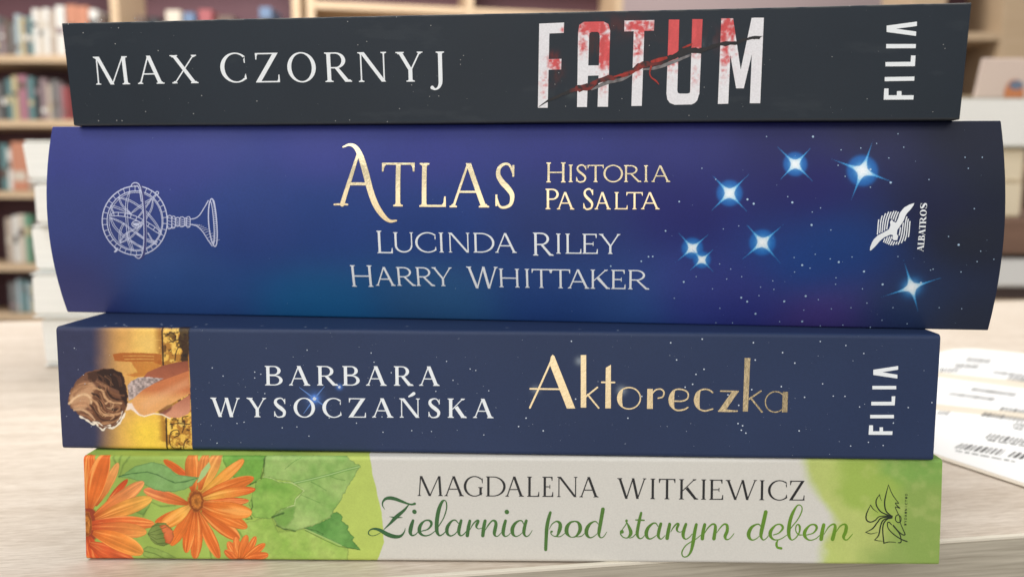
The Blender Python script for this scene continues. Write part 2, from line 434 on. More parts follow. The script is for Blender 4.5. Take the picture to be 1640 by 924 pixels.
FONT_SMALLFOIL = dict(S=.115, h=.065, sl=.06, st=.05, br=.03, sp=1)
FONT_LIGHT = dict(S=.115, h=.046, sl=.060, st=.028, br=.035, sp=1)
FONT_POSTER = dict(S=.265, h=.05, sl=.06, st=.045, br=.02, sp=.35)
FONT_SANS = dict(S=.15, h=.15, sl=0.0, st=.0, br=.0, sp=.4)
def line_of(items, P):
    out = []
    for ch, x0, x1, yb, yt in items:
        H = yt-yb; W = (x1-x0)/H
        out += [q*H+np.array([x0, yb]) for q in glyph(ch, W, P)]
    return out
def line_up(items, P):
    """letters that climb the spine: items (ch, v0, v1, x_base, x_top); x_top lies left of x_base"""
    out = []
    for ch, v0, v1, xb, xt in items:
        H = xb-xt; W = (v1-v0)/H
        out += [np.stack([xb-q[:, 1]*H, v0+q[:, 0]*H], 1) for q in glyph(ch, W, P)]
    return out

# ------------------------------------------------------------------ a paperback
class Book:
    def __init__(s, name, label, x, y, yaw, L, t, lean, wedge, wd, zb, sag, depth, mat_, pages, rad=.9):
        s.L, s.t, s.lean, s.wedge, s.wd, s.sag, s.D, s.rad, s.mat = L, t, lean, wedge, wd, sag, depth, rad, mat_
        s.root = empty(name, (x*.001, y*.001, zb*.001), yaw); tag(s.root, label, 'book', 'books in the front stack')
        s.pages = pages
    def shape(s, x, y, z, q=None):
        q = np.clip(z/s.t, 0, 1); ph = s.t*1.7
        y = y-.10*np.sin(x/31+ph)-.05*np.sin(x/9.3+ph*2)*np.sin(z/5+ph)      # card is never quite flat
        z = z+(.06*np.sin(x/24+ph*3)+.03*np.sin(x/7.7+ph))*(q-.5)
        return np.stack([x*(1+s.wd*q/s.L), y-s.lean*q-s.sag*4*q*(1-q)*np.exp(-np.maximum(y, 0)/6), z+s.wedge*(x/s.L)*q], -1)*.001
    def profile(s, dv, topfine):
        r, t, D = s.rad, s.t, s.D; P = []
        for y in (D, D*.5, 12, 4): P.append((y, 0, -y))
        for a in np.linspace(0, 90, 6): P.append((r-r*math.sin(R(a)), r-r*math.cos(R(a)), (r-r*math.cos(R(a))) if a else -r))
        P = P[:-1]
        for z in np.arange(r, t-r+1e-6, dv): P.append((0, z, z))
        if P[-1][1] < t-r-1e-3: P.append((0, t-r, t-r))
        for a in np.linspace(90, 0, 6)[1:]: P.append((r-r*math.sin(R(a)), t-r+r*math.cos(R(a)), t-r+r*math.cos(R(a))))
        for y in list(np.arange(r+.4, topfine, .4))+[30, D*.5, D]: P.append((y, t, t+y))
        return np.array(P)
    def cover(s, xs, dv, paint, topfine=14):
        P = s.profile(dv, topfine); n, m = len(xs), len(P)
        V = np.maximum.accumulate(P[:, 2]+np.arange(m)*1e-6)
        X = np.repeat(xs[:, None], m, 1); VV = np.repeat(V[None], n, 0)
        C = paint(X, VV)
        co = s.shape(X, np.repeat(P[None, :, 0], n, 0), np.repeat(P[None, :, 1], n, 0)).reshape(-1, 3)
        i = np.arange(n-1)[:, None]*m+np.arange(m-1)[None]
        F = np.stack([i, i+m, i+m+1, i+1], -1).reshape(-1, 4)
        # inner face of the card, 0.35 mm behind, and the two cut ends
        th = .35; Q = P.copy(); ny = np.zeros(m); nz = np.zeros(m)
        d = np.gradient(P[:, :2], axis=0); d /= np.maximum(np.hypot(d[:, 0], d[:, 1]), 1e-9)[:, None]
        inn = np.stack([P[:, 0]+d[:, 1]*th, P[:, 1]-d[:, 0]*th], 1)
        k0 = len(co); parts = [co]
        for xx in (xs[0], xs[-1]):
            parts.append(s.shape(np.full(m, xx), P[:, 0], P[:, 1])); parts.append(s.shape(np.full(m, xx), inn[:, 0], inn[:, 1]))
        V3 = np.vstack(parts); j = np.arange(m-1)
        a, b, c, e = k0, k0+m, k0+2*m, k0+3*m
        F2 = np.vstack([np.stack([a+j, a+j+1, b+j+1, b+j], 1), np.stack([c+j, e+j, e+j+1, c+j+1], 1), np.stack([b+j, b+j+1, e+j+1, e+j], 1)])
        edge = np.array(getattr(s, 'edge', lin((205, 200, 190))))
        C3 = np.vstack([C.reshape(-1, 3), np.tile(edge, (4*m, 1))])
        me = np_mesh('cover', V3, np.vstack([F, F2]), True, C3)
        o = link('cover', me, s.mat, s.root)
        g = .5; mb = MB(); mb.box(-s.L/2+1.2, s.L/2-1.2, s.rad+.6, s.D-2.0, g, s.t-g, .3)
        v = np.array(mb.v); v = s.shape(v[:, 0], v[:, 1], v[:, 2])
        link('page_block', np_mesh('page_block', v, mb.f), s.pages, s.root)
        return o
    def ink(s, name, polys, mat_, off=.05, dens=1.2, col=None, parent=None, extra=None):
        """union of polygons -> thin raised print lying on the spine"""
        V = []; F = []
        safe = []
        for p in polys:                                   # a twisted quad becomes two triangles
            p = np.asarray(p, float)
            if len(p) == 4:
                e = np.roll(p, -1, 0)-p; f = np.roll(e, -1, 0); z = e[:, 0]*f[:, 1]-e[:, 1]*f[:, 0]
                if (z > 0).any() and (z < 0).any(): safe += [p[[0, 1, 2]], p[[0, 2, 3]]]; continue
            safe.append(p)
        for p in safe:
            p = np.asarray(p, float)
            keep = [0]
            for i in range(1, len(p)):
                if np.hypot(*(p[i]-p[keep[-1]])) > 1e-4: keep.append(i)
            if len(keep) > 2 and np.hypot(*(p[keep[0]]-p[keep[-1]])) < 1e-4: keep.pop()
            p = p[keep]
            if len(p) < 3: continue
            area = .5*np.sum(p[:, 0]*np.roll(p[:, 1], -1)-p[:, 1]*np.roll(p[:, 0], -1))
            if abs(area) < 1e-5: continue
            if area < 0: p = p[::-1]
            q = []
            for i in range(len(p)):
                a, b = p[i], p[(i+1) % len(p)]; k = max(1, int(np.hypot(*(b-a))/dens))
                for t in range(k): q.append(a+(b-a)*t/k)
            F.append(list(range(len(V), len(V)+len(q)))); V += q
        pts = [Vector((float(a[0]), float(a[1]))) for a in V]
        if extra is not None: pts += [Vector((float(a), float(b))) for a, b in extra]
        vo, eo, fo, ov, oe, of = delaunay_2d_cdt(pts, [], F, 0, 1e-4, True)
        tri = [list(f) for f, src in zip(fo, of) if len(src)]
        vo = np.array([(v[0], v[1]) for v in vo])
        used = sorted({i for f in tri for i in f}); mp = {u: i for i, u in enumerate(used)}
        vo = vo[used]; tri = [[mp[i] for i in f] for f in tri]
        n = len(vo)
        q = np.clip(vo[:, 1]/s.t, 0, 1); slope = -s.sag*4*(1-2*q)/s.t
        base = s.shape(vo[:, 0], np.zeros(n), vo[:, 1])
        nr = np.stack([np.zeros(n), -np.ones(n), slope], -1); nr /= np.linalg.norm(nr, axis=1)[:, None]
        top = base+nr*off*.001; low = base+nr*.004*.001
        cnt = {}
        for f in tri:
            for i in range(len(f)):
                a, b = f[i], f[(i+1) % len(f)]; cnt.setdefault((min(a, b), max(a, b)), []).append((a, b))
        faces = [f for f in tri]
        for k, l in cnt.items():
            if len(l) == 1: a, b = l[0]; faces.append([b, a, a+n, b+n])
        c = None
        if col is not None: c = col(vo[:, 0], vo[:, 1]); c = np.vstack([c, c])
        return link(name, np_mesh(name, np.vstack([top, low]), faces, False, c), mat_, parent or s.root)
# ================================================================== the four books
def disc_pts(lst): return [disc((a, b), r, r, 8) for a, b, r in lst]
def scatter_stars(n, x0, x1, v0, v1, seed, rmin=.05, rmax=.16):
    g = np.random.default_rng(seed); out = []
    for i in range(n):
        r = rmin+(rmax-rmin)*g.random()**3
        out.append((x0+(x1-x0)*g.random(), v0+(v1-v0)*g.random(), r))
    return out

# ---------------------------------------------------------------- bottom: herbal novel, calendula print
b4 = Book('paperback_book', 'white and green paperback with orange calendula flowers on its spine, lowest in the front stack',
          -0.25, 182.69, -.0107, 201.53, 25.1, -1.18, .3, -.55, 0.02, 0, 128, M_PAPER, M_PAGESW, rad=.8)
b4.edge = lin((225, 222, 205))
FX = dict(o=None)
def paint_flowers(X, V):
    C = np.zeros(X.shape+(3,)); C[:] = lin((214, 211, 203))
    # lime wash with a torn watercolour edge on the left part
    xe = np.interp(V, *LIME_EDGE)
    xe = xe+(vnoise(X, V, 3.0, 3, 4)-.5)*.5
    n = vnoise(X, V, 9, 21, 4); n2 = vnoise(X, V, 2.2, 22, 4)
    lime = lin((184, 206, 92))*(.93+.14*n2[..., None])
    olive = lin((150, 186, 76))*(.62+.75*n[..., None])
    k = sstep(-8, -22, X-LIME_EDGE[1].mean())[..., None]*.9
    L = lime*(1-k)+olive*k
    a = sstep(.12, -.12, X-xe)[..., None]
    C = C*(1-a)+L*a
    # pale green wash at the right end
    w = vnoise(X, V, 7, 41, 4)
    xr = np.interp(V, *WASH_EDGE)+(w-.5)*5
    a = sstep(-2.2, 2.0, X-xr)[..., None]
    G = lin((186, 203, 108))*(.86+.26*w[..., None])
    xd = X+(vnoise(X, V, 8, 44, 4)-.5)*9
    G = G+(lin((150, 184, 66))-G)*(sstep(73, 79, xd)*sstep(12, 17, V+.9*(xd-80)))[..., None]*.85
    G = G+(lin((134, 168, 78))-G)*sstep(84, 93, xd-.45*(V-10))[..., None]*.85
    G = G+(lin((118, 172, 72))-G)*(sstep(86, 91, xd)*sstep(17, 22, V))[..., None]*.8
    G = G+(lin((205, 210, 130))-G)*(sstep(.55, .85, vnoise(X, V, 3.2, 47, 3))*.2)[..., None]
    C = C*(1-a)+G*a
    cv = Canvas(X, V, C)
    def wash(c1, c2, seed, vein=0):
        def f(x, y, d):
            m = vnoise(x, y, 4.5, seed, 4); g = vnoise(x, y, 1.0, seed+5, 3)
            c = lin(c1)*(1-m[..., None])+lin(c2)*m[..., None]
            c = c*(.84+.32*g[..., None])
            c = c*(1-.35*np.exp(-(np.minimum(d, 0)/.22)**2))[..., None]      # pigment gathers at the rim of a wash
            return c
        return f
    # leaves right of the flowers
    cv.poly(LEAF_TOPDARK, (90, 160, 55), .15, .25, wash((70, 138, 38), (128, 190, 70), 51))
    cv.poly(LEAF_LOW, (150, 195, 70), .15, .25, wash((132, 182, 62), (190, 212, 110), 52))
    cv.poly(LEAF_DARK, (85, 150, 60), .08, .22, wash((66, 136, 50), (124, 184, 92), 53))
    cv.line(VEIN_DARK, (168, 205, 120), .28, .1, .8); cv.line(VEIN_DARK2, (45, 95, 35), .16, .1, .8)
    cv.poly(LEAF_BIG, (135, 180, 80), .08, .28, wash((112, 172, 70), (178, 206, 122), 54))
    cv.line(MIDRIB, (70, 135, 50), .62, .15, .7); cv.line(MIDRIB, (172, 210, 130), .26, .1, .9)
    for s_ in SIDEVEINS: cv.line(s_, (72, 132, 48), .14, .12, .7, .06)
    cv.poly(LEAF_FRONT, (130, 185, 60), .07, .32, wash((96, 164, 46), (172, 208, 100), 55))
    cv.line(LEAF_FRONT_RIM, (200, 222, 150), .16, .08, .75, .12)
    cv.poly(LEAF_SHADE, (60, 115, 35), .5, .3, wash((62, 126, 32), (110, 172, 56), 56), 1, .7)
    for s_ in DARKGAPS: cv.line(s_, (40, 80, 28), .32, .18, .75, .15)
    # greens between the flowers
    for p in GRASS: cv.line(p, (98, 128, 50), .38, .25, .7, .12)
    cv.poly(LEAF_SMALL, (110, 160, 60), .1, .15, wash((96, 140, 48), (160, 190, 90), 58)); cv.line(LEAF_SMALL_VEIN, (80, 110, 40), .2, .1, .8)
    cv.poly(LEAF_SMALL2, (110, 150, 60), .1, .1, wash((84, 128, 44), (140, 180, 80), 59))
    D = (140, 48, 20)
    for P_, c_ in HEARTS: cv.poly(P_, c_, .35, .5)
    for i, (p, q, w, c1, c2) in enumerate(PETALS_BACK): cv.petal(p[:2], q[:2], p[2], c1, c2, D, 60+i)
    cv.poly(LEAF_MID, (110, 165, 85), .07, .12, wash((92, 150, 62), (140, 188, 112), 57))
    cv.line(LEAF_MID_VEIN, (52, 102, 48), .26, .14, .85, .1)
    for i, (p, q, w, c1, c2) in enumerate(PETALS_FRONT): cv.petal(p[:2], q[:2], p[2], c1, c2, D, 90+i, .06*((i % 3)-1))
    cv.poly(PALE_STEM, (170, 205, 130), .1)
    for (c, rx, ry, rng) in CENTRES:
        x0 = np.array(c)
        sl = cv.sub(x0[0]-rx*1.3, x0[0]+rx*1.3, x0[1]-ry*1.3, x0[1]+ry*1.3); x, y = X[sl], V[sl]
        if x.size == 0: continue
        q = np.hypot((x-x0[0])/rx, (y-x0[1])/ry)+(vnoise(x, y, .5, 70, 2)-.5)*.3
        sp_ = vnoise(x, y, .35, 71, 2)[..., None]
        c3 = lin((206, 128, 52))*(.6+.8*sp_)
        ringm = np.exp(-((q-.85)/.2)**2)[..., None]; c3 = c3+(lin((120, 52, 22))-c3)*ringm*.85
        inn = np.exp(-(q/.33)**2)[..., None]; c3 = c3+(lin((110, 60, 20))-c3)*inn*.7
        cv.over(sl, sstep(1.12, .95, q), c3)
    cv.poly(BUD, (130, 160, 70), .08, .12, wash((84, 112, 40), (150, 172, 86), 61))
    cv.poly(BUD_RED, (205, 95, 50), .12, .2, wash((196, 74, 34), (226, 130, 76), 62))
    for s_ in BUD_LINES: cv.line(s_, (66, 88, 34), .16, .1, .8)
    lum = (C@np.array([.3, .59, .11]))[..., None]; grn = sstep(1.0, 1.25, C[..., 1]/np.maximum(C[..., 0], 1e-4)); soft = ((.12*sstep(-24, -28, X)+.14*sstep(64, 70, X))*grn)[..., None]
    return C+(lum*np.array([1.16, 1.0, .62])-C)*soft
def P4(*a): return a
LIME_PTS = [(-33.49,27.67),(-33.27,25.25),(-32.19,19.71),(-30.36,11.7),(-29.89,4.69),(-31.64,-0.07),(-31.99,-0.96)]
_l = sorted((v, x) for x, v in LIME_PTS); LIME_EDGE = (np.array([a for a, b in _l]), np.array([b for a, b in _l]))
_l = sorted((v, x) for x, v in [(68.8,24.32),(69.62,22.24),(72.61,15.43),(77.13,10.19),(72.88,4.34),(72.2,0.35)]); WASH_EDGE = (np.array([a for a, b in _l]), np.array([b for a, b in _l]))
LEAF_TOPDARK = [(-68.5,26.14),(-57.73,26.18),(-57.92,24.45),(-58.84,20.1),(-60.75,18.52),(-62.47,17.81),(-66.52,21.28)]
LEAF_LOW = [(-64.67,8.69),(-56.4,10.85),(-55.08,6.99),(-48.89,7.73),(-40.7,4.27),(-38.3,3.23),(-38.51,-1.36),(-54.51,-1.48),(-66.22,-1.56)]
LEAF_DARK = [(-49.06,7.91),(-45.45,9.33),(-42.69,10.4),(-42.34,11.63),(-40.97,11.99),(-39.61,10.77),(-39.89,9.89),(-38.09,8.33),(-38.61,7.8),(-36.98,5.7),(-37.43,5.28),(-35.56,2.72),(-38.65,3.16)]
VEIN_DARK = [(-48.55,7.74),(-44.8,6),(-40.01,3.75)]
VEIN_DARK2 = [(-48.55,7.38),(-44.8,5.47),(-40.7,3.57),(-35.9,2.82)]
LEAF_BIG = [(-57.73,26.18),(-40.49,26.26),(-37.78,24.36),(-35.4,22.99),(-36.44,20.9),(-38.17,18.29),(-40.61,13.91),(-42.69,10.4),(-46.83,8.45),(-50.96,7.3),(-53.7,7.7),(-55.4,8.75),(-56.4,10.85),(-50.87,14.73),(-48.79,17.01),(-51.5,19.09),(-58.33,20.1)]
MIDRIB = [(-51.33,18.74),(-47.39,19.63),(-42.59,20.87),(-38.48,22.11),(-35.58,22.81)]
SIDEVEINS = [[(-53.17,22.21),(-51.1,23.96),(-49.38,24.9)], [(-47.05,19.11),(-45.35,18.25),(-43.48,17.04)], [(-42.59,20.52),(-40.89,19.84),(-39.02,19.5)], [(-49.82,16.13),(-47.44,15.1),(-45.05,14.06)]]
LEAF_FRONT = [(-60.05,19.22),(-57.98,20.45),(-56.27,20.11),(-54.92,19.18),(-51.5,18.98),(-48.72,17.01),(-50.86,14.91),(-51.05,13.68),(-52.94,12.97),(-55.02,11.91),(-56.75,10.14),(-60.87,10.4),(-61.85,13.62)]
LEAF_FRONT_RIM = [(-58.32,20.27),(-56.28,19.94),(-54.58,19.07),(-51.5,18.85),(-48.72,17.01),(-50.8,14.91),(-51.05,13.51),(-52.77,12.97)]
LEAF_SHADE = [(-56.06,10.85),(-53.29,12.62),(-50.89,12.98),(-51.27,10.18),(-53.35,8.06),(-55.06,8.75)]
DARKGAPS = [[(-57.92,24.97),(-58.3,21.67),(-58.84,19.92)], [(-61.43,18.52),(-60.05,19.05)], [(-63.57,13.09),(-62.21,12.57),(-61.22,10.12),(-62.59,10.11)], [(-55.4,8.57),(-53.7,7.7),(-50.96,7.19)], [(-48.72,7.91),(-46.15,7.4),(-44.45,6.53)], [(-56.41,10.5),(-53.65,11.57)], [(-61.15,14.67),(-61,12.92),(-61.71,11.87)]]
GRASS = [[(-92.12,25),(-92.52,22.56),(-92.73,20.81)], [(-90.06,24.83),(-91.48,22.91),(-92.41,20.11)], [(-93.84,24.82),(-93.18,23.6),(-92.71,21.86)], [(-85.49,14.37),(-82.77,13.08),(-79.33,13.35)], [(-86.95,10.67),(-85.87,12.78),(-85.48,14.89)], [(-71.91,5.83),(-71.27,3),(-70.98,0.17)], [(-65,7.63),(-63.98,6.58),(-63.48,5.53)]]
LEAF_SMALL = [(-87.55,2.36),(-86.08,3.43),(-83.68,2.74),(-80.95,1.52),(-79.25,0.47),(-82.36,0.09),(-85.47,0.07),(-87.17,0.95)]
LEAF_SMALL_VEIN = [(-87.42,2.26),(-84.4,1.5),(-82.35,0.45)]
LEAF_SMALL2 = [(-89.34,11.88),(-86.9,13.13),(-84.61,15.6),(-85.35,13.14),(-86.95,10.84)]
LEAF_MID = [(-92.75,20.11),(-91.18,20.99),(-88.74,22.75),(-84.6,23.81),(-82.21,23.3),(-80.51,22.44),(-78.83,20.8),(-76.44,20.47),(-73.53,20.13),(-75.11,18.17),(-77.19,17.11),(-79.26,16.61),(-82.01,16.66),(-84.06,17.07),(-86.1,18.04),(-87.79,19.15),(-90.52,19.94)]
LEAF_MID_VEIN = [(-92.57,20.28),(-89.47,21),(-85.68,21.37),(-83.3,20.68),(-81.26,19.64),(-79.22,18.78),(-76.81,19.07),(-74.05,19.92)]
PALE_STEM = [(-74.07,18.8),(-72.99,21.6),(-71.07,23.87),(-70.74,22.65),(-71.98,20.56),(-73.55,18.98)]
_A = lambda s: s
RED, ORG, LGT, YEL = (216, 86, 40), (228, 116, 44), (238, 150, 78), (242, 184, 76)
PETALS_BACK = [(p[0], p[1], 0, c1, c2) for p, c1, c2 in (
 ([(-75.26,19.67,2.06),(-81.85,24.28,2.06)], RED, ORG), ([(-95.84,13.43,1.72),(-90.46,19.6,1.72)], RED, RED),
 ([(-76.23,13.72,3.26),(-86.74,17.06,3.26)], ORG, (228, 132, 84)), ([(-76.07,12.84,2.06),(-84.23,9.1,2.07)], RED, ORG),
 ([(-74.97,16.7,3.78),(-75.13,26.11,3.77)], ORG, (236, 140, 66)), ([(-73.6,16.71,3.78),(-68.63,26.14,3.76)], YEL, (238, 150, 84)),
 ([(-73.42,17.06,2.75),(-71.88,26.13,2.74)], ORG, LGT), ([(-100.18,5.64,4.14),(-97.96,-2.15,4.15)], RED, RED))]
PETALS_FRONT = [(p[0], p[1], 0, c1, c2) for p, c1, c2 in (
 ([(-98.26,13.06,2.41),(-92.56,23.6,2.4)], ORG, (238, 170, 96)), ([(-100.52,12.35,5.17),(-99.63,26.36,5.15)], ORG, (226, 108, 42)),
 ([(-99.48,12.35,4.82),(-95.35,26.03,4.8)], ORG, (228, 112, 46)), ([(-98.67,10.6,3.62),(-86.59,19.02,3.61)], ORG, (240, 160, 96)),
 ([(-98.52,9.72,3.97),(-84.72,15.07,3.95)], ORG, (240, 184, 84)), ([(-99.58,8.83,3.62),(-84.24,8.75,3.62)], RED, (234, 130, 62)),
 ([(-99.88,3.87,4.84),(-89.62,-0.49,4.84)], RED, (228, 110, 60)), ([(-99.43,7.77,4.14),(-86.18,6.79,4.14)], RED, (240, 160, 78)),
 ([(-99.11,6.71,4.83),(-87.16,1.66,4.83)], ORG, (240, 158, 70)),
 ([(-72.92,16.19,2.75),(-62.84,24.43,2.74)], YEL, (232, 128, 48)), ([(-72.93,15.66,3.26),(-60.52,20.09,3.25)], ORG, (230, 124, 50)),
 ([(-72.77,14.96,2.57),(-60.21,17.3,2.57)], YEL, (226, 92, 40)), ([(-72.79,14.09,2.13),(-61.8,14.5,2.13)], ORG, (218, 72, 38)),
 ([(-73,11.98,3.78),(-64.18,5.17,3.78)], ORG, (226, 112, 46)), ([(-72.98,12.68,3.44),(-62.24,8,3.44)], ORG, (234, 128, 52)),
 ([(-72.97,13.56,4.29),(-61.09,11.52,4.29)], ORG, (236, 140, 56)),
 ([(-74.03,11.8,3.09),(-69.08,0.37,3.1)], ORG, (226, 114, 48)), ([(-74.2,11.8,3.16),(-74.94,0.15,3.17)], ORG, (228, 118, 52)),
 ([(-74.89,11.79,2.92),(-76.98,1.73,2.93)], ORG, (230, 112, 44)), ([(-75.22,12.32,2.92),(-80.49,3.47,2.93)], ORG, (232, 124, 50)),
 ([(-75.72,13.19,3.61),(-83.05,8.05,3.62)], YEL, (232, 128, 52)),
 ([(-64.61,-0.31,2.41),(-66.94,4.62,2.41)], ORG, (232, 124, 60)), ([(-64.37,-0.31,2.07),(-65.09,5.87,2.06)], ORG, (232, 128, 62)),
 ([(-64.09,-0.13,2.2),(-62.44,6.24,2.2)], ORG, (234, 130, 60)), ([(-63.75,-0.2,1.93),(-60.28,5.9,1.92)], ORG, (230, 118, 54)),
 ([(-63.75,-0.3,2.07),(-58.11,4.15,2.06)], ORG, (232, 120, 52)), ([(-63.92,-0.41,2.41),(-57.35,1.51,2.41)], ORG, (230, 116, 54)),
 ([(-64.44,-0.66,2.07),(-67.83,2.5,2.07)], ORG, (226, 112, 56)))]
HEARTS = [([(-101.7,13.05),(-99.63,13.41),(-97.95,11.66),(-97.67,9.19),(-97.91,6.36),(-98.83,4.23),(-100.25,2.81),(-101.98,2.79)], (150, 62, 36)), ([(-74.27,17.4),(-72.57,16.54),(-71.75,14.27),(-72.65,12.16),(-74.22,11.09),(-75.92,12.14),(-76.56,14.24),(-75.83,16.52)], (186, 92, 36))]
CENTRES = [([(-74.22,14.32)][0], 1.75, 2.45, 0), ([(-100.51,8.64)][0], 1.3, 3.0, 0), ([(-64.27,-0.31)][0], 1.0, .9, 0)]
BUD = [(-86.08,6.37),(-84.94,8.21),(-83.72,9.1),(-81.82,9.11),(-80.14,7.54),(-79.76,5.77),(-80.73,3.93),(-82.29,3.35),(-84.35,3.8),(-85.36,5.03)]
BUD_RED = [(-83.22,8.4),(-81.66,8.58),(-79.97,7.19),(-79.76,5.77),(-80.62,3.83),(-81.76,3.99),(-82.22,6.46)]
BUD_LINES = [[(-85.95,6.37),(-83.93,7.16),(-81.5,8.06)], [(-85.95,6.26),(-83.95,6.1),(-81.88,6.64)], [(-85.85,6.16),(-83.98,5.04),(-82.07,5.41)], [(-85.35,5.38),(-83.66,3.98),(-81.58,4.17)], [(-84.95,8.04),(-83.56,8.57),(-82.53,8.23)]]
xs4 = np.concatenate([np.arange(-100.765, -28, .11), np.arange(-28, 70, .9), np.arange(70, 100.7, .25), [100.765]])
b4.cover(xs4, .11, paint_flowers)
b4.ink('author_lettering', line_of([('M',-21.94,-15.94,15.88,20.61),('A',-15.59,-10.99,15.86,20.61),('G',-11.03,-6.5,15.85,20.61),('D',-5.79,-1.16,15.83,20.6),('A',-1.23,3.14,15.82,20.6),('L',3.89,6.76,15.8,20.6),('E',7.48,10.05,15.79,20.6),('N',10.95,15.71,15.78,20.6),('A',16.21,20.72,15.76,20.6)], FONT_LIGHT)
       + line_of([('W',25.05,31.89,15.48,20.37),('I',32.61,34.17,15.46,20.32),('T',34.79,38.67,15.44,20.29),('K',39.55,44.05,15.42,20.24),('I',44.52,46.07,15.41,20.21),('E',46.64,49.9,15.39,20.18),('W',50.42,57.75,15.37,20.12),('I',58.17,59.72,15.35,20.08),('C',60.34,64.78,15.33,20.04),('Z',65.29,68.9,15.31,20)], FONT_LIGHT), M_BLACK)
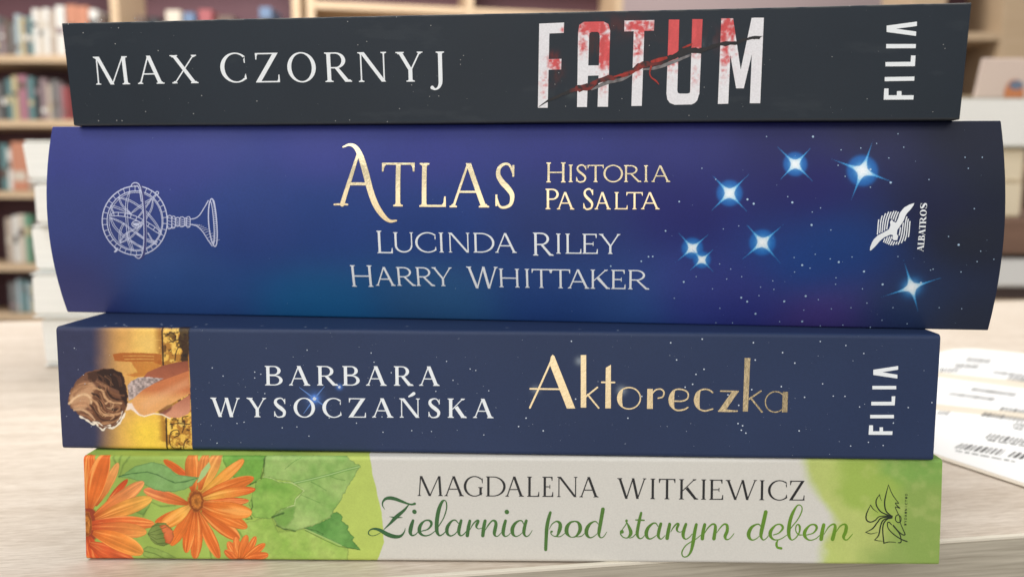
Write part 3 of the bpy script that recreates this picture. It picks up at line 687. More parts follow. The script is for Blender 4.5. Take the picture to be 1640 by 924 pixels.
SCRIPT = [[(-29.66,12.58,0.07),(-30.19,13.5,0.25),(-30.11,14.42,0.4),(-29.43,15.15,0.65),(-28.35,15.34,0.83),(-27.09,15.08,0.79),(-25.65,14.53,0.65),(-24.22,13.99,0.43),(-23.32,13.81,0.43),(-22.6,14,0.61)],
 [(-24.07,13.68,0.25),(-25.12,12.42,0.61),(-27.11,10.66,0.9),(-28.38,9.27,0.54),(-29.92,7.75,0.14)], [(-28.59,10.84,0.07),(-27.11,10.66,0.4),(-25.49,10.65,0.07)],
 [(-30.74,6.95,0.09),(-31.64,6.45,0.14),(-32.73,6.2,0.14),(-33.48,6.56,0.25),(-33.53,7.21,0.25),(-32.9,7.77,0.32),(-31.81,7.87,0.58),(-30.55,7.42,0.83),(-29.12,6.59,1.01),(-27.5,6.05,0.94),(-26.05,6.15,0.65),(-25.15,7.08,0.32),(-24.86,8.1,0.09)],
 [(-23.01,9.95,0.61),(-23.34,8.94,0.86),(-23.61,7.83,0.94),(-23.67,7,0.79),(-23.26,6.35,0.43),(-22.45,6.58,0.25),(-21.72,7.38,0.18)], [(-22.71,12.11,1.01),(-22.64,12.03,1.01)],
 [(-21.73,7.1,0.11),(-20.82,7.44,0.22),(-19.56,7.85,0.32),(-18.75,8.78,0.54),(-18.75,9.61,0.61),(-19.37,10.03,0.4),(-20.28,9.88,0.36),(-21.18,8.95,0.72),(-21.54,7.75,0.86),(-21.28,6.83,0.65),(-20.29,6.28,0.36),(-19.03,6.53,0.25),(-17.85,7.4,0.18)],
 [(-17.85,7.31,0.14),(-16.86,8.79,0.22),(-15.78,10.64,0.25),(-15.14,12.66,0.29),(-15.09,14.13,0.29),(-15.5,14.83,0.25),(-16.13,14.49,0.61),(-16.85,12.84,0.86),(-17.3,10.63,0.94),(-17.44,8.42,0.9),(-17.31,7.13,0.76),(-16.77,6.36,0.4),(-15.96,6.68,0.25),(-15.33,7.33,0.18)],
 [(-12.32,9.37,0.22),(-12.99,10.07,0.29),(-13.8,9.91,0.43),(-14.7,8.8,0.76),(-15.03,7.7,0.83),(-14.79,6.68,0.61),(-14.07,6.28,0.32),(-13.17,6.7,0.25),(-12.54,7.44,0.18)],
 [(-11.64,10.02,0.61),(-11.97,8.82,0.79),(-12.22,7.53,0.79),(-12.09,6.7,0.58),(-11.64,6.34,0.32),(-10.92,6.8,0.25),(-10.2,7.73,0.14)],
 [(-9.6,9.94,0.66),(-9.92,8.39,0.83),(-10.2,6.4,0.83)], [(-9.56,7.81,0.12),(-8.84,9.14,0.29),(-8.05,9.95,0.37),(-7.61,9.88,0.63),(-7.97,8.99,0.63),(-8.05,8.48,0.46),(-7.61,8.04,0.2),(-6.75,8.19,0.12)],
 [(-6,9.96,0.72),(-6.32,8.27,0.86),(-6.53,6.38,0.81)], [(-5.96,7.68,0.12),(-5.17,9.01,0.32),(-4.31,9.97,0.37),(-3.66,9.9,0.57),(-3.42,9.17,0.75),(-3.66,7.84,0.83),(-3.8,6.81,0.69),(-3.44,6.25,0.29),(-2.87,6.37,0.2),(-2.15,7.12,0.14)],
 [(-1.18,9.99,0.66),(-1.5,8.74,0.8),(-1.72,7.41,0.83),(-1.64,6.68,0.63),(-1.21,6.24,0.29),(-0.57,6.46,0.2),(0.01,7.06,0.14)], [(-0.89,12.15,1.03),(-0.84,12.09,1.03)],
 [(3.09,9.21,0.17),(2.73,9.94,0.29),(2.01,10.01,0.34),(1.01,9.27,0.66),(0.44,8.02,0.89),(0.58,6.84,0.72),(1.23,6.25,0.29),(2.02,6.48,0.2),(2.81,7.15,0.14)],
 [(3.73,10.02,0.66),(3.38,8.77,0.75),(3.17,7.44,0.78),(3.32,6.63,0.52),(3.82,6.24,0.26),(4.47,6.64,0.2),(5.15,7.75,0.11)],
 [(9.39,12.03,0.63),(8.94,10.42,0.8),(8.59,8.51,0.86),(8.45,6.3,0.8),(8.33,3.13,0.75)],
 [(9.16,8.07,0.11),(9.8,9.25,0.23),(10.8,9.92,0.34),(11.59,9.55,0.69),(11.74,8.67,0.89),(11.46,7.5,0.8),(10.97,6.46,0.37),(10.25,6.39,0.2),(9.6,6.9,0.23),(9.6,7.41,0.4),(9.81,7.49,0.43)], [(10.97,6.24,0.2),(11.83,6.32,0.2),(12.83,7.09,0.14)],
 [(15.11,9.99,0.29),(14.1,9.64,0.52),(13.32,8.54,0.89),(13.29,7.21,0.86),(13.98,6.34,0.34),(14.7,6.16,0.2),(15.56,6.49,0.43),(16.34,7.67,0.83),(16.38,8.85,0.86),(15.9,9.73,0.52),(15.13,9.99,0.29)], [(15.13,6.27,0.14),(16.14,6.28,0.2),(16.85,6.5,0.2),(17.49,7.09,0.14)],
 [(20.7,9.32,0.14),(20.2,9.9,0.26),(19.55,9.9,0.32),(18.55,9.16,0.69),(17.92,7.83,0.92),(18.07,6.66,0.72),(18.79,6.07,0.32),(19.65,6.37,0.2),(20.43,7.04,0.14)],
 [(21.75,12.91,0.89),(21.41,10.79,0.86),(20.93,7.85,0.83),(20.87,6.75,0.57),(21.3,6.09,0.26),(22.02,6.39,0.2),(22.7,7.49,0.11)],
 [(27.32,10.22,0.64),(27.32,10.16,0.64)], [(26.26,7.61,0.83),(26.3,7.52,0.83)], [(26.35,8.09,0.19),(27.24,9.45,0.23),(27.32,10.12,0.23)],
 [(27.33,9.93,0.15),(27.88,8.78,0.6),(28.35,7.53,0.83),(28.15,6.66,0.68),(27.5,6.08,0.26),(26.65,6.21,0.26),(25.98,6.94,0.3),(26.07,7.61,0.56)], [(28.06,6.02,0.15),(28.81,6.28,0.23),(29.46,6.96,0.19)],
 [(30.74,12.12,0.56),(30.36,10.43,0.68),(29.92,7.92,0.75),(29.9,6.77,0.68),(30.41,5.96,0.34),(31.07,6.1,0.23),(31.66,6.78,0.15)], [(29.44,10.42,0.26),(30.46,10.39,0.38),(31.47,10.36,0.3)],
 [(34.7,8.92,0.19),(34.22,9.64,0.3),(33.47,9.58,0.41),(32.45,8.61,0.71),(32,7.36,0.86),(32.2,6.3,0.68),(32.86,5.86,0.34),(33.7,6.22,0.23),(34.45,6.8,0.15)],
 [(35.39,9.54,0.68),(35.03,8.15,0.75),(34.82,6.8,0.71),(35.02,6.13,0.49),(35.59,5.88,0.23),(36.42,6.71,0.15)], [(37.46,9.47,0.71),(37.16,7.78,0.83),(36.9,6.04,0.83)],
 [(37.73,7.59,0.11),(38.37,8.75,0.3),(39.11,9.56,0.38),(39.52,9.43,0.56),(39.16,8.46,0.56),(39.32,7.79,0.34),(39.89,7.56,0.19),(40.35,7.7,0.15)],
 [(41.27,9.49,0.64),(40.91,8.38,0.75),(40.64,7.03,0.79),(40.84,6.17,0.53),(41.41,5.88,0.26),(42.16,6.37,0.23),(42.8,7.14,0.15)],
 [(43.71,9.41,0.68),(43.36,7.62,0.79),(43.02,5.12,0.83),(42.58,3,0.6),(41.85,1.83,0.34),(41.01,1.54,0.26),(40.49,2.02,0.3),(40.51,2.98,0.3),(41.25,4.24,0.26),(42.36,5.12,0.23),(43.67,5.89,0.19),(44.78,6.86,0.15)],
 [(45.68,9.43,0.71),(45.33,7.64,0.83),(45.17,6,0.83)], [(45.53,7.06,0.11),(46.44,8.6,0.3),(47.46,9.51,0.38),(48.12,9.29,0.56),(48.17,8.23,0.75),(47.89,6.02,0.83)],
 [(48.52,7.46,0.11),(49.44,8.81,0.3),(50.27,9.55,0.37),(50.93,9.21,0.64),(50.95,7.86,0.75),(50.51,6.71,0.75),(50.71,5.94,0.45),(51.36,5.91,0.23),(52.1,6.62,0.19),(52.56,7.3,0.15)],
 [(58.84,9.04,0.18),(58.39,9.55,0.29),(57.67,9.49,0.36),(56.62,8.75,0.71),(56.02,7.37,0.89),(56.22,6.28,0.71),(56.94,5.77,0.32),(57.83,6.1,0.21),(58.53,6.75,0.14)],
 [(59.93,12.51,0.89),(59.53,10.5,0.89),(58.99,7.76,0.86),(58.95,6.57,0.61),(59.44,5.84,0.29),(60.06,6.12,0.21),(60.67,6.86,0.14)],
 [(61.83,7.05,0.21),(63.07,7.51,0.29),(63.94,8.52,0.5),(63.83,9.25,0.53),(63.11,9.61,0.32),(62.14,9.24,0.39),(61.18,7.96,0.79),(61.12,6.86,0.75),(61.76,6.04,0.43),(62.74,5.86,0.25),(63.81,6.24,0.21),(64.86,6.97,0.14)],
 [(62.92,5.77,0.18),(62.58,5.04,0.54),(62.78,4.12,0.54),(63.68,3.85,0.61)],
 [(64.95,6.97,0.14),(65.89,8.71,0.21),(67.28,10.55,0.25),(68.22,12.37,0.28),(68.37,13.65,0.25),(67.82,14.23,0.25),(67.12,13.91,0.36),(66.18,12.18,0.71),(65.6,10.17,0.82),(65.38,7.98,0.86),(65.59,6.52,0.64),(66.22,5.88,0.29),(67.19,6.53,0.25),(67.88,7.81,0.36),(67.94,9.09,0.5),(67.48,9.6,0.32),(67.05,9.09,0.25),(67.07,7.99,0.25),(67.71,7.17,0.29),(68.61,7.09,0.18)],
 [(69.59,7.09,0.21),(71.09,7.56,0.29),(71.87,8.57,0.5),(71.76,9.3,0.57),(71.04,9.62,0.36),(70.16,9.29,0.39),(69.21,8.01,0.78),(69.14,6.91,0.75),(69.79,6.09,0.43),(70.68,5.86,0.25),(71.83,6.29,0.21),(72.71,7.11,0.14)],
 [(73.54,9.55,0.78),(73.22,7.85,0.89),(73,6.11,0.86)], [(73.68,7.3,0.11),(74.62,8.95,0.28),(75.67,9.69,0.39),(76.21,9.33,0.61),(76.07,7.87,0.82),(75.67,6.13,0.86)],
 [(76.26,7.5,0.11),(77.29,9.15,0.28),(78.25,9.7,0.39),(78.8,9.25,0.71),(78.66,7.88,0.82),(78.24,6.78,0.71),(78.52,6.06,0.36),(79.15,6.06,0.25),(79.84,6.79,0.21),(80.36,7.44,0.11)]]
def green_fade(x, v):
    k = np.clip((x+32)/110, 0, 1)[:, None]; n = vnoise(x, v, 3, 5, 3)[:, None]
    c = lin((50, 96, 58))*(1-k)+lin((104, 146, 36))*k
    return c*(.85+.3*n)
b4.ink('title_lettering', [q for s_ in SCRIPT for q in stroke(s_, 7)], M_STAR, .05, .8, green_fade)
LOGO = [[(88.35,19.18,0.08),(87.76,16.48,0.26),(87.59,14.56,0.3),(88.06,12.82,0.3),(89.41,11.67,0.26)], [(88.35,19.18,0.13),(89.36,16.88,0.17),(90.83,14.86,0.17)],
 [(90.84,14.77,0.17),(90.08,14.86,0.17),(90.57,14.19,0.19),(91.15,13.65,0.21),(90.1,13.95,0.17),(90.51,12.93,0.17),(90.92,12.06,0.17)],
 [(90.82,12.12,0.19),(90.27,11.67,0.21),(90.29,10.71,0.21),(90.88,10.23,0.21),(91.43,10.52,0.21),(91.46,11.49,0.19),(90.82,12.12,0.19)],
 [(91.01,12.06,0.15),(91.22,11.29,0.15),(91.35,10.23,0.15),(92.06,8.59,0.19),(92.57,7.39,0.25),(92,7.33,0.25),(91.03,8.1,0.23),(89.76,9.54,0.28)],
 [(89.38,9.69,0.21),(88.7,10.31,0.25),(88.37,9.92,0.21),(88.65,8.76,0.21),(89.92,7.41,0.25),(91.65,6.26,0.25),(93.09,5.68,0.28)],
 [(89.76,9.44,0.28),(91.24,7.61,0.25),(91.7,6.06,0.21),(91.58,5.44,0.25),(91.02,5.38,0.17)],
 [(86.34,16.86,0.08),(85.62,15.51,0.25),(85.75,14.16,0.28),(86.73,12.81,0.28),(88.27,12.05,0.28),(89.41,11.67,0.25)], [(86.34,16.86,0.17),(86.55,16.09,0.13),(86.89,15.32,0.06)],
 [(84.33,14.34,0.09),(83.44,12.21,0.28),(83.47,10.86,0.32),(84.34,10.28,0.28),(85.47,10.68,0.25),(86.58,11.65,0.21),(89.41,11.76,0.32)], [(84.33,14.34,0.19),(85.01,13.38,0.17),(86.17,12.52,0.04)],
 [(83.37,7.85,0.11),(84.95,8.74,0.28),(85.96,10.1,0.28),(86.97,11.27,0.28),(89.42,11.57,0.28)], [(83.37,7.85,0.19),(84.61,7.47,0.17),(86.21,7.87,0.04)],
 [(85.5,6.02,0.11),(86.42,7.19,0.28),(86.82,9.52,0.28),(87.54,10.88,0.28),(89.42,11.38,0.25)], [(85.5,6.02,0.19),(86.55,5.8,0.13),(87.5,5.74,0.04)],
 [(87.7,5.26,0.28),(87.34,8.17,0.28),(87.48,9.91,0.28),(88.3,10.98,0.25),(89.43,11.28,0.21)], [(87.7,5.26,0.25),(89.02,5.56,0.17),(90.44,5.47,0.13)]]
_c = [(92.85,9.52),(92.32,9.52),(92.61,17.28)]
_vb, _vt = _c[0][1], _c[2][1]; _xb, _xt = _c[0][0], _c[1][0]
tiny = [(ch, _vb+(_vt-_vb)*(i/11), _vb+(_vt-_vb)*((i+.68)/11), _xb, _xt) for i, ch in enumerate('WYDAWNICTWO')]
b4.ink('publisher_logo', [q for s_ in LOGO for q in stroke(s_, 6)]+line_up(tiny, FONT_SANS), M_LOGO, .05, .8)

# ---------------------------------------------------------------- third: navy night-sky novel with a photo panel
b3 = Book('paperback_book', 'navy paperback with a photo of a wavy haired woman, second from bottom of front stack',
          -5.29, 185.48, -.0376, 205.73, 29.5, -.84, 0, .31, 25.29, 0, 130, M_NAVY, M_PAGES, rad=1.0)
b3.edge = lin((60, 62, 72))
PANEL = [(-71.08,30.96),(-71.22,-1.13)]
HAIR = [(-101.05,11.94),(-100.49,13.52),(-99.17,15.9),(-97.5,17.69),(-95.86,18.76),(-93.07,19.5),(-89.91,19.72),(-87.61,18.69),(-86.73,16.43),(-86.31,12.9),(-86.85,9.74),(-88.16,7.04),(-89.82,5.43),(-92.62,4.84),(-93.77,5.7),(-95.32,6.47),(-98,8.22),(-100.29,9.97)]
def paint_night(X, V):
    C = np.zeros(X.shape+(3,))
    n = vnoise(X, V, 30, 31, 4)[..., None]
    C[:] = lin((36, 52, 86))*(.88+.24*n)
    cv = Canvas(X, V, C)
    x1 = np.interp(V, [PANEL[1][1], PANEL[0][1]], [PANEL[1][0], PANEL[0][0]])
    inp = sstep(.06, -.06, X-x1)*sstep(29.52, 29.12, V)*sstep(-.1, .3, V)
    # night to sunset, left to right, then the city glow
    px = X+(vnoise(X, V, 8, 33, 3)-.5)*2.5
    a = sstep(PX(250), PX(470), px)[..., None]
    sky = lin((50, 54, 86))*(1-a)+lin((222, 166, 90))*a
    a = sstep(PX(470), PX(620), px)[..., None]; sky = sky*(1-a)+lin((244, 192, 84))*a
    g = np.exp(-(((X-GL1[0])/5.5)**2+((V-GL1[1])/5)**2))[..., None]; sky = sky+(lin((255, 214, 74))-sky)*g*.95
    g = np.exp(-(((X-GL2[0])/4)**2+((V-GL2[1])/4.5)**2))[..., None]; sky = sky+(lin((246, 204, 116))-sky)*g*.8
    sky = sky*(.9+.2*vnoise(X, V, 1.5, 34, 3)[..., None])
    m = vnoise(X, V, 1.6, 35, 4)
    r = sstep(PX(640), PX(700), X)*sstep(.44, .60, m)
    sky = sky+(lin((150, 82, 20))-sky)*(r*.75)[..., None]
    r = sstep(PX(690), PX(730), X)*sstep(.55, .66, vnoise(X, V, 1.0, 36, 3))
    sky = sky+(lin((52, 28, 12))-sky)*(r*.8)[..., None]
    r = sstep(PX(690), PX(730), X)*sstep(.6, .72, vnoise(X, V, .9, 37, 3))
    sky = sky+(lin((255, 214, 110))-sky)*(r*.7)[..., None]
    C[:] = C*(1-inp[..., None])+sky*inp[..., None]
    cv.poly(TOWER, (176, 92, 30), .12, .1, None, 1, .9)
    cv.poly(TOWER2, (190, 104, 36), .2, .15, None, 1, .75)
    for s_ in TOWERLINES: cv.line(s_, (240, 190, 100), .16, .1, .6, .08)
    cv.poly(CLUMP, (36, 24, 22), .15, .3, None, 1, .92)
    for s_ in RAILS: cv.line(s_, (58, 36, 20), .42, .08, .95)
    for s_ in SCROLLS: cv.line(spline(np.array(s_), 8), (54, 32, 16), .26, .08, .9)
    def skin(c1, c2, ax):
        def f(x, y, d):
            k = np.clip((y-ax[0])/(ax[1]-ax[0]), 0, 1)[..., None]
            c = lin(c1)*(1-k)+lin(c2)*k
            return c*(.92+.16*vnoise(x, y, 1.5, 38, 3)[..., None])
        return f
    cv.poly(BACK, (150, 78, 54), .1, 0, skin((176, 100, 70), (130, 66, 48), (BACK[0][1], BACK[3][1]+2)))
    def lace(x, y, d):
        q = vnoise(x, y, .55, 39, 2)[..., None]; return lin((196, 176, 170))*(.35+1.1*q**1.3)
    cv.poly(LACE, (170, 145, 140), .12, .1, lace)
    cv.poly(SIDE, (190, 118, 92), .1, 0, skin((178, 104, 80), (218, 150, 118), (SIDE[2][1], SIDE[0][1])))
    cv.poly(ARM, (214, 140, 92), .08, 0, skin((234, 170, 106), (206, 122, 74), (ARM[7][1], ARM[2][1])))
    cv.poly(ARMLIGHT, (240, 186, 138), .9, 0, None, 1, .35)
    cv.poly(PIT, (112, 54, 44), .25, 0, None, 1, .8)
    cv.line(RIM, (250, 236, 214), .3, .15, .85)
    cv.poly(NECK, (250, 232, 220), .25, .1, None, 1, .9)
    cv.poly(HAIR, (118, 78, 58), .08, .35)
    g = np.random.default_rng(3)
    for P_, cc, sf, al in HAIRMASS: cv.poly(P_, cc, sf, .35, None, 1, al)
    for L_, cc, w_, al in LOCKS: cv.line(spline(np.array(L_), 7), cc, w_, .2, al, .16)
    for k_ in range(110):                                        # fine strands follow the locks
        L_, cc, w_, al = LOCKS[g.integers(len(LOCKS))]
        P_ = spline(np.array(L_), 7)+g.normal(0, .45, 2); i0 = g.integers(0, max(1, len(P_)//2)); i1 = i0+g.integers(4, 14)
        q_ = P_[i0:i1]
        if len(q_) < 3: continue
        okk = sdist(q_[:, :1], q_[:, 1:2], HAIR)[:, 0] < -.15
        if okk.all(): cv.line(q_, np.clip(np.array(cc)*g.uniform(.6, 1.35), 0, 250), .12, .07, .55)
    for L_, w_ in HAIRRIM: cv.line(spline(np.array(L_), 6), (250, 238, 218), w_, .12, .9, .22)
    for i_, x_s in enumerate((-92, -91.2, -88.6, -88, -86.9, -80, -79.3, -76.5, -70, -69, -55, -44, -39, -20, 4, 21, 30)):
        d = np.hypot(X-x_s, (V-29.5-2.0-1.1*((i_*7) % 4))*.8); C += (sstep(.34, .12, d)*.4)[..., None]*np.array([.8, .9, 1])
    # small glow on the author's name
    for (x0, y0), r_, k_ in FLARES:
        d = np.hypot(X-x0, V-y0); C += (np.exp(-(d/r_)**2)*k_)[..., None]*np.array([.10, .28, .85])
    for (x0, y0), r_, k_ in WARMFLARES:
        d = np.hypot(X-x0, V-y0); C += (np.exp(-(d/r_)**2)*k_)[..., None]*np.array([.55, .62, .6])
    return C
_px = [(-105.25,13.47),(-65.87,13.93)]
def PX(q): return _px[0][0]+(_px[1][0]-_px[0][0])*q/1000
GL1 = [(-81.98,4.07)][0]; GL2 = [(-81.01,25.85)][0]; HC = [(-92.26,12.04)][0]
TOWER = [(-89.55,23.12),(-87.38,23.46),(-82.68,23.5),(-77.61,23.32),(-77.73,20.44),(-79.65,21.28),(-85.91,21.33),(-89.04,21.49)]
TOWER2 = [(-85.13,21.34),(-79.26,21.28),(-77.73,20.44),(-78.93,19.84),(-81.37,17.86),(-84.52,17.63),(-86.45,18.2),(-83.68,18.81)]
TOWERLINES = [[(-87.02,22.68),(-82.71,22.8),(-79.59,22.68)], [(-86.67,21.91),(-82.75,22.02),(-79.62,21.98)], [(-80.99,26.43),(-79.03,26.57),(-77.47,26.58)]]
CLUMP = [(-73.99,30.94),(-70.84,30.97),(-70.98,25.56),(-71.26,21.28),(-73.39,21.65),(-72.71,23.99),(-73.59,26.31),(-73.11,28.63)]
RAILS = [[(-77.34,29.83),(-77.41,20.64)], [(-77.29,7.7),(-77.37,-0.83)]]
SCROLLS = [[(-76.66,27.44),(-75.26,28.42),(-74.13,27.46),(-74.77,26.1),(-75.71,26.87)], [(-75.74,26.09),(-73.58,26.69),(-71.66,25.94)], [(-74.56,21.64),(-74.07,23.98),(-73.25,25.15),(-72.07,25.55)], [(-76.36,6.32),(-74.38,6.55),(-71.64,6.39)], [(-76.74,1.96),(-76.24,4.35),(-74.64,4.96),(-74.3,3.78),(-75.5,3.17)], [(-76.74,1.96),(-75.82,0.39),(-73.86,0.02),(-71.88,0.05)], [(-73.49,4.39),(-72.82,6.37),(-73.35,7.94),(-71.95,8.36)], [(-73.46,0.02),(-72.99,2.02),(-72.17,2.82)]]
BACK = [(-82.98,16.87),(-81.32,18.84),(-77.73,20.44),(-74.18,21.33),(-71.44,21.67),(-71.15,19.14),(-77.5,16.73),(-80.71,14.93)]
LACE = [(-86.26,15.65),(-85.35,16.64),(-83.54,17.56),(-81.37,17.74),(-77.47,17.4),(-79.87,16.12),(-82.51,14.32),(-84.75,12.53),(-86.16,11.92)]
SIDE = [(-78.62,8.86),(-74.58,11.47),(-71.28,13.67),(-71.27,9.94),(-71.94,8.83),(-74.13,7.93),(-77.08,7.97)]
ARM = [(-85.58,11.53),(-84.74,12.72),(-82.69,14.52),(-79.87,16.12),(-75.1,17.93),(-71.22,19.34),(-71.23,13.87),(-73.75,12.46),(-77.77,10.17),(-80.19,8.96),(-82.58,8.22),(-84.13,8.79),(-85.06,10.16)]
ARMLIGHT = [(-83.23,11.37),(-79.99,13.37),(-75.19,15.78),(-71.6,17.38),(-71.47,15.82),(-75.27,13.82),(-80.1,11.01),(-82.51,9.8)]
PIT = [(-79.18,9.37),(-76.96,10.85),(-75.37,11.38),(-76.02,9.88),(-77.44,8.76),(-78.62,8.66)]
RIM = [(-85.06,9.96),(-83.94,8.68),(-82.58,8.18),(-80.19,8.88),(-78.23,8.67),(-76.3,7.71)]
NECK = [(-86.86,9.55),(-86.38,11.33),(-85.4,11.34),(-84.86,10.16),(-83.37,8.21),(-84.52,8.98),(-85.66,9.92)]
HAIRMASS = [([(-100.63,12.34),(-99.24,14.72),(-97.18,16.31),(-94.81,16.34),(-93.7,14.78),(-94.2,12.81),(-95.7,10.62),(-97.75,9.21),(-99.69,9.98)], (204,156,116), 0.5, 0.9), ([(-100.09,13.53),(-98.8,15.51),(-96.94,17.1),(-95.59,16.53),(-96.05,15.15),(-98.09,13.94),(-99.34,12.75)], (156,108,76), 0.4, 0.8), ([(-93.57,19.02),(-91.5,19.51),(-89.53,19.61),(-87.61,18.58),(-86.74,16.24),(-86.39,12.9),(-86.81,10.53),(-87.92,12.1),(-88.42,14.06),(-89.76,14.83),(-91.5,15.4),(-92.43,16.56),(-93.41,16.75)], (42,22,17), 0.25, 0.95), ([(-95.88,18.37),(-94.59,19.01),(-93.5,18.79),(-93.26,17.34),(-94.22,16.27),(-95.2,16.34),(-95.87,17.11)], (62,36,26), 0.25, 0.85), ([(-94.49,14.77),(-92.13,14.8),(-89.4,14.05),(-87.53,12.1),(-86.91,10.14),(-88.13,7.75),(-90.58,6.14),(-92.96,6.11),(-94.84,8.06),(-95.27,11.22)], (112,70,46), 0.4, 0.9)]
LOCKS = [([(-100.62,11.15),(-98.75,12.75),(-96.74,13.37),(-95.4,12.6),(-95.27,11.22)], (234,194,150), 0.5, 0.85), ([(-100.05,10.57),(-98.24,11.18),(-96.46,11.2),(-95.53,10.03)], (180,130,94), 0.45, 0.8), ([(-99.51,9.59),(-97.53,9.61),(-95.8,8.64),(-94.68,7.27)], (222,178,136), 0.5, 0.85), ([(-99.7,13.53),(-97.84,14.93),(-95.85,15.35),(-94.31,14.58)], (190,140,100), 0.45, 0.8), ([(-98.38,15.91),(-96.55,16.91),(-94.98,16.73)], (120,80,58), 0.4, 0.7), ([(-97.99,8.42),(-96.23,8.04),(-94.9,6.87),(-93.55,6.1)], (166,116,82), 0.4, 0.8), ([(-94.49,14.85),(-92.54,14.48),(-91.76,12.64),(-90.32,11.48),(-87.96,11.31)], (216,168,122), 0.5, 0.9), ([(-94.87,13.59),(-93.41,12.74),(-92.64,10.86),(-90.88,9.69),(-88.03,9.89)], (48,27,20), 0.55, 0.9), ([(-95.18,12.21),(-93.89,11.16),(-93.11,9.27),(-91.34,8.26),(-88.23,8.86)], (206,156,112), 0.45, 0.9), ([(-95.57,10.82),(-94.44,9.65),(-93.58,7.88),(-91.72,6.99),(-88.92,7.82)], (70,40,28), 0.5, 0.9), ([(-93.75,6.1),(-92.15,6.43),(-89.75,6.86),(-88.11,8.15)], (186,138,98), 0.4, 0.8), ([(-93.64,15.96),(-91.69,15.59),(-90.5,14.11),(-88.96,13.34),(-87.28,13.21)], (130,86,58), 0.4, 0.85), ([(-93.29,15.1),(-91.54,14.65),(-90.7,13.24),(-89.17,12.28),(-87.32,12.26)], (44,24,18), 0.45, 0.9), ([(-94.19,13.01),(-92.75,11.72),(-91.97,10.07),(-90.23,9.23)], (156,106,74), 0.3, 0.8), ([(-91.71,11.18),(-90.61,11.87),(-89.86,11.09),(-90.46,10.09),(-91.49,10.16)], (220,172,128), 0.28, 0.85), ([(-89.77,10.5),(-88.77,10.82),(-88.33,10.04),(-89.16,9.32)], (176,126,88), 0.28, 0.8), ([(-92.07,8.02),(-90.85,8.71),(-89.89,8.13),(-90.72,7.32)], (214,166,122), 0.26, 0.8), ([(-91.58,17.75),(-90.45,16.78),(-90.31,15.61)], (132,92,66), 0.35, 0.7), ([(-89.39,18.36),(-88.07,17.2),(-87.75,15.64)], (88,56,40), 0.4, 0.7), ([(-92.85,15.97),(-91.7,15.39),(-91.55,14.41)], (176,128,92), 0.35, 0.75), ([(-93.14,18.12),(-92.19,17.35),(-92.07,15.98)], (96,62,46), 0.35, 0.7)]
HAIRRIM = [([(-98.21,8.02),(-96.48,7.05),(-95.26,6.08),(-94.33,6.36),(-93.78,5.5),(-92.71,4.76),(-92,5.4),(-90.42,5.27),(-89,6.16),(-87.94,7.56),(-87.2,8.95)], .34), ([(-95.1,6.79),(-93.73,6.57),(-92.58,5.71),(-90.91,5.93)], .2), ([(-89.79,6.15),(-88.53,7.55),(-87.74,9.34)], .2)]
_f = [(-41.39,12.94),(-35.39,15.8)]
_g = [(21.01,22.59),(30.84,15.8),(10.87,15.79)]
FLARES = [(_f[0], .75, 1.3), (_f[0], 1.9, .22), (_f[1], .6, .8)]
WARMFLARES = [(_g[0], .9, .35), (_g[1], 1.0, .35), (_g[2], .9, .22)]
xs3 = np.concatenate([np.arange(-102.865, -70.5, .10), np.arange(-70.5, 45, .4), np.arange(45, 102.7, 1.2), [102.865]])
b3.cover(xs3, .10, paint_night)
b3.ink('author_lettering', line_of([('B',-53.09,-48.9,16.03,20.68),('A',-47.4,-42.32,16.08,20.73),('R',-40.68,-35.79,16.15,20.79),('B',-34.62,-30.55,16.2,20.83),('A',-29.06,-24.14,16.25,20.88),('R',-22.43,-17.94,16.31,20.94),('A',-16.5,-11.65,16.37,20.99)], FONT_BOLD)
       + line_of([('W',-66.39,-59.27,8.25,12.91),('Y',-57.66,-52.86,8.32,12.97),('S',-51.25,-48.19,8.37,13.02),('O',-46.41,-41.31,8.43,13.07),('C',-39.53,-35.08,8.49,13.12),('Z',-33.4,-29.18,8.55,13.17),('A',-27.73,-22.66,8.61,13.23),('N',-21.17,-16.34,8.67,13.28),('S',-14.49,-11.47,8.72,13.33),('K',-9.81,-5.32,8.77,13.38),('A',-3.83,1.01,8.83,13.43)], FONT_BOLD)
       + stroke([(-18.95,13.71,0.32),(-18.32,14.08,0.63),(-17.77,14.46,0.76)]), M_WHITE)
AK = lambda s_: s_
def arc_pts(c, rx, ry, a0, a1, w, n=16):
    t = np.radians(np.linspace(a0, a1, n)); return np.stack([c[0]+rx*np.cos(t), c[1]+ry*np.sin(t), np.full(n, w)], 1)
def crescent(c, rx, ry, a0, a1, k):
    t = np.radians(np.linspace(a0, a1, 18)); o = np.stack([c[0]+rx*np.cos(t), c[1]+ry*np.sin(t)], 1)
    xi = c[0]+rx*math.cos(R(a0)); i = np.stack([np.minimum(xi, xi-(xi-o[:, 0])*k), o[:, 1]], 1)
    return [np.array([o[j], o[j+1], i[j+1], i[j]]) for j in range(17)]
DECO = [[(14.02,21.88),(14.35,23.6),(14.72,24.04),(15.15,23.7),(20.12,11.42),(18.16,11.4)], [(21.25,24.01),(22.51,24.03),(22.67,11.67),(21.4,11.66)],
 [(27.08,21.11),(28.25,21.81),(28.41,11.57),(27.1,11.55)], [(36.75,16.26),(38.02,16.27),(38.12,11.56),(36.77,11.54)],
 [(56.19,15.79),(57.7,15.81),(54.78,11.25),(53.23,11.23)], [(58.87,23.71),(60.16,23.72),(60.03,11.23),(58.86,11.21)], [(67.85,15.93),(69.06,15.94),(69.04,11.17),(67.82,11.15)],
 [(54.77,11.68),(57.59,11.37),(57.52,11.11),(53.23,11.19)]]
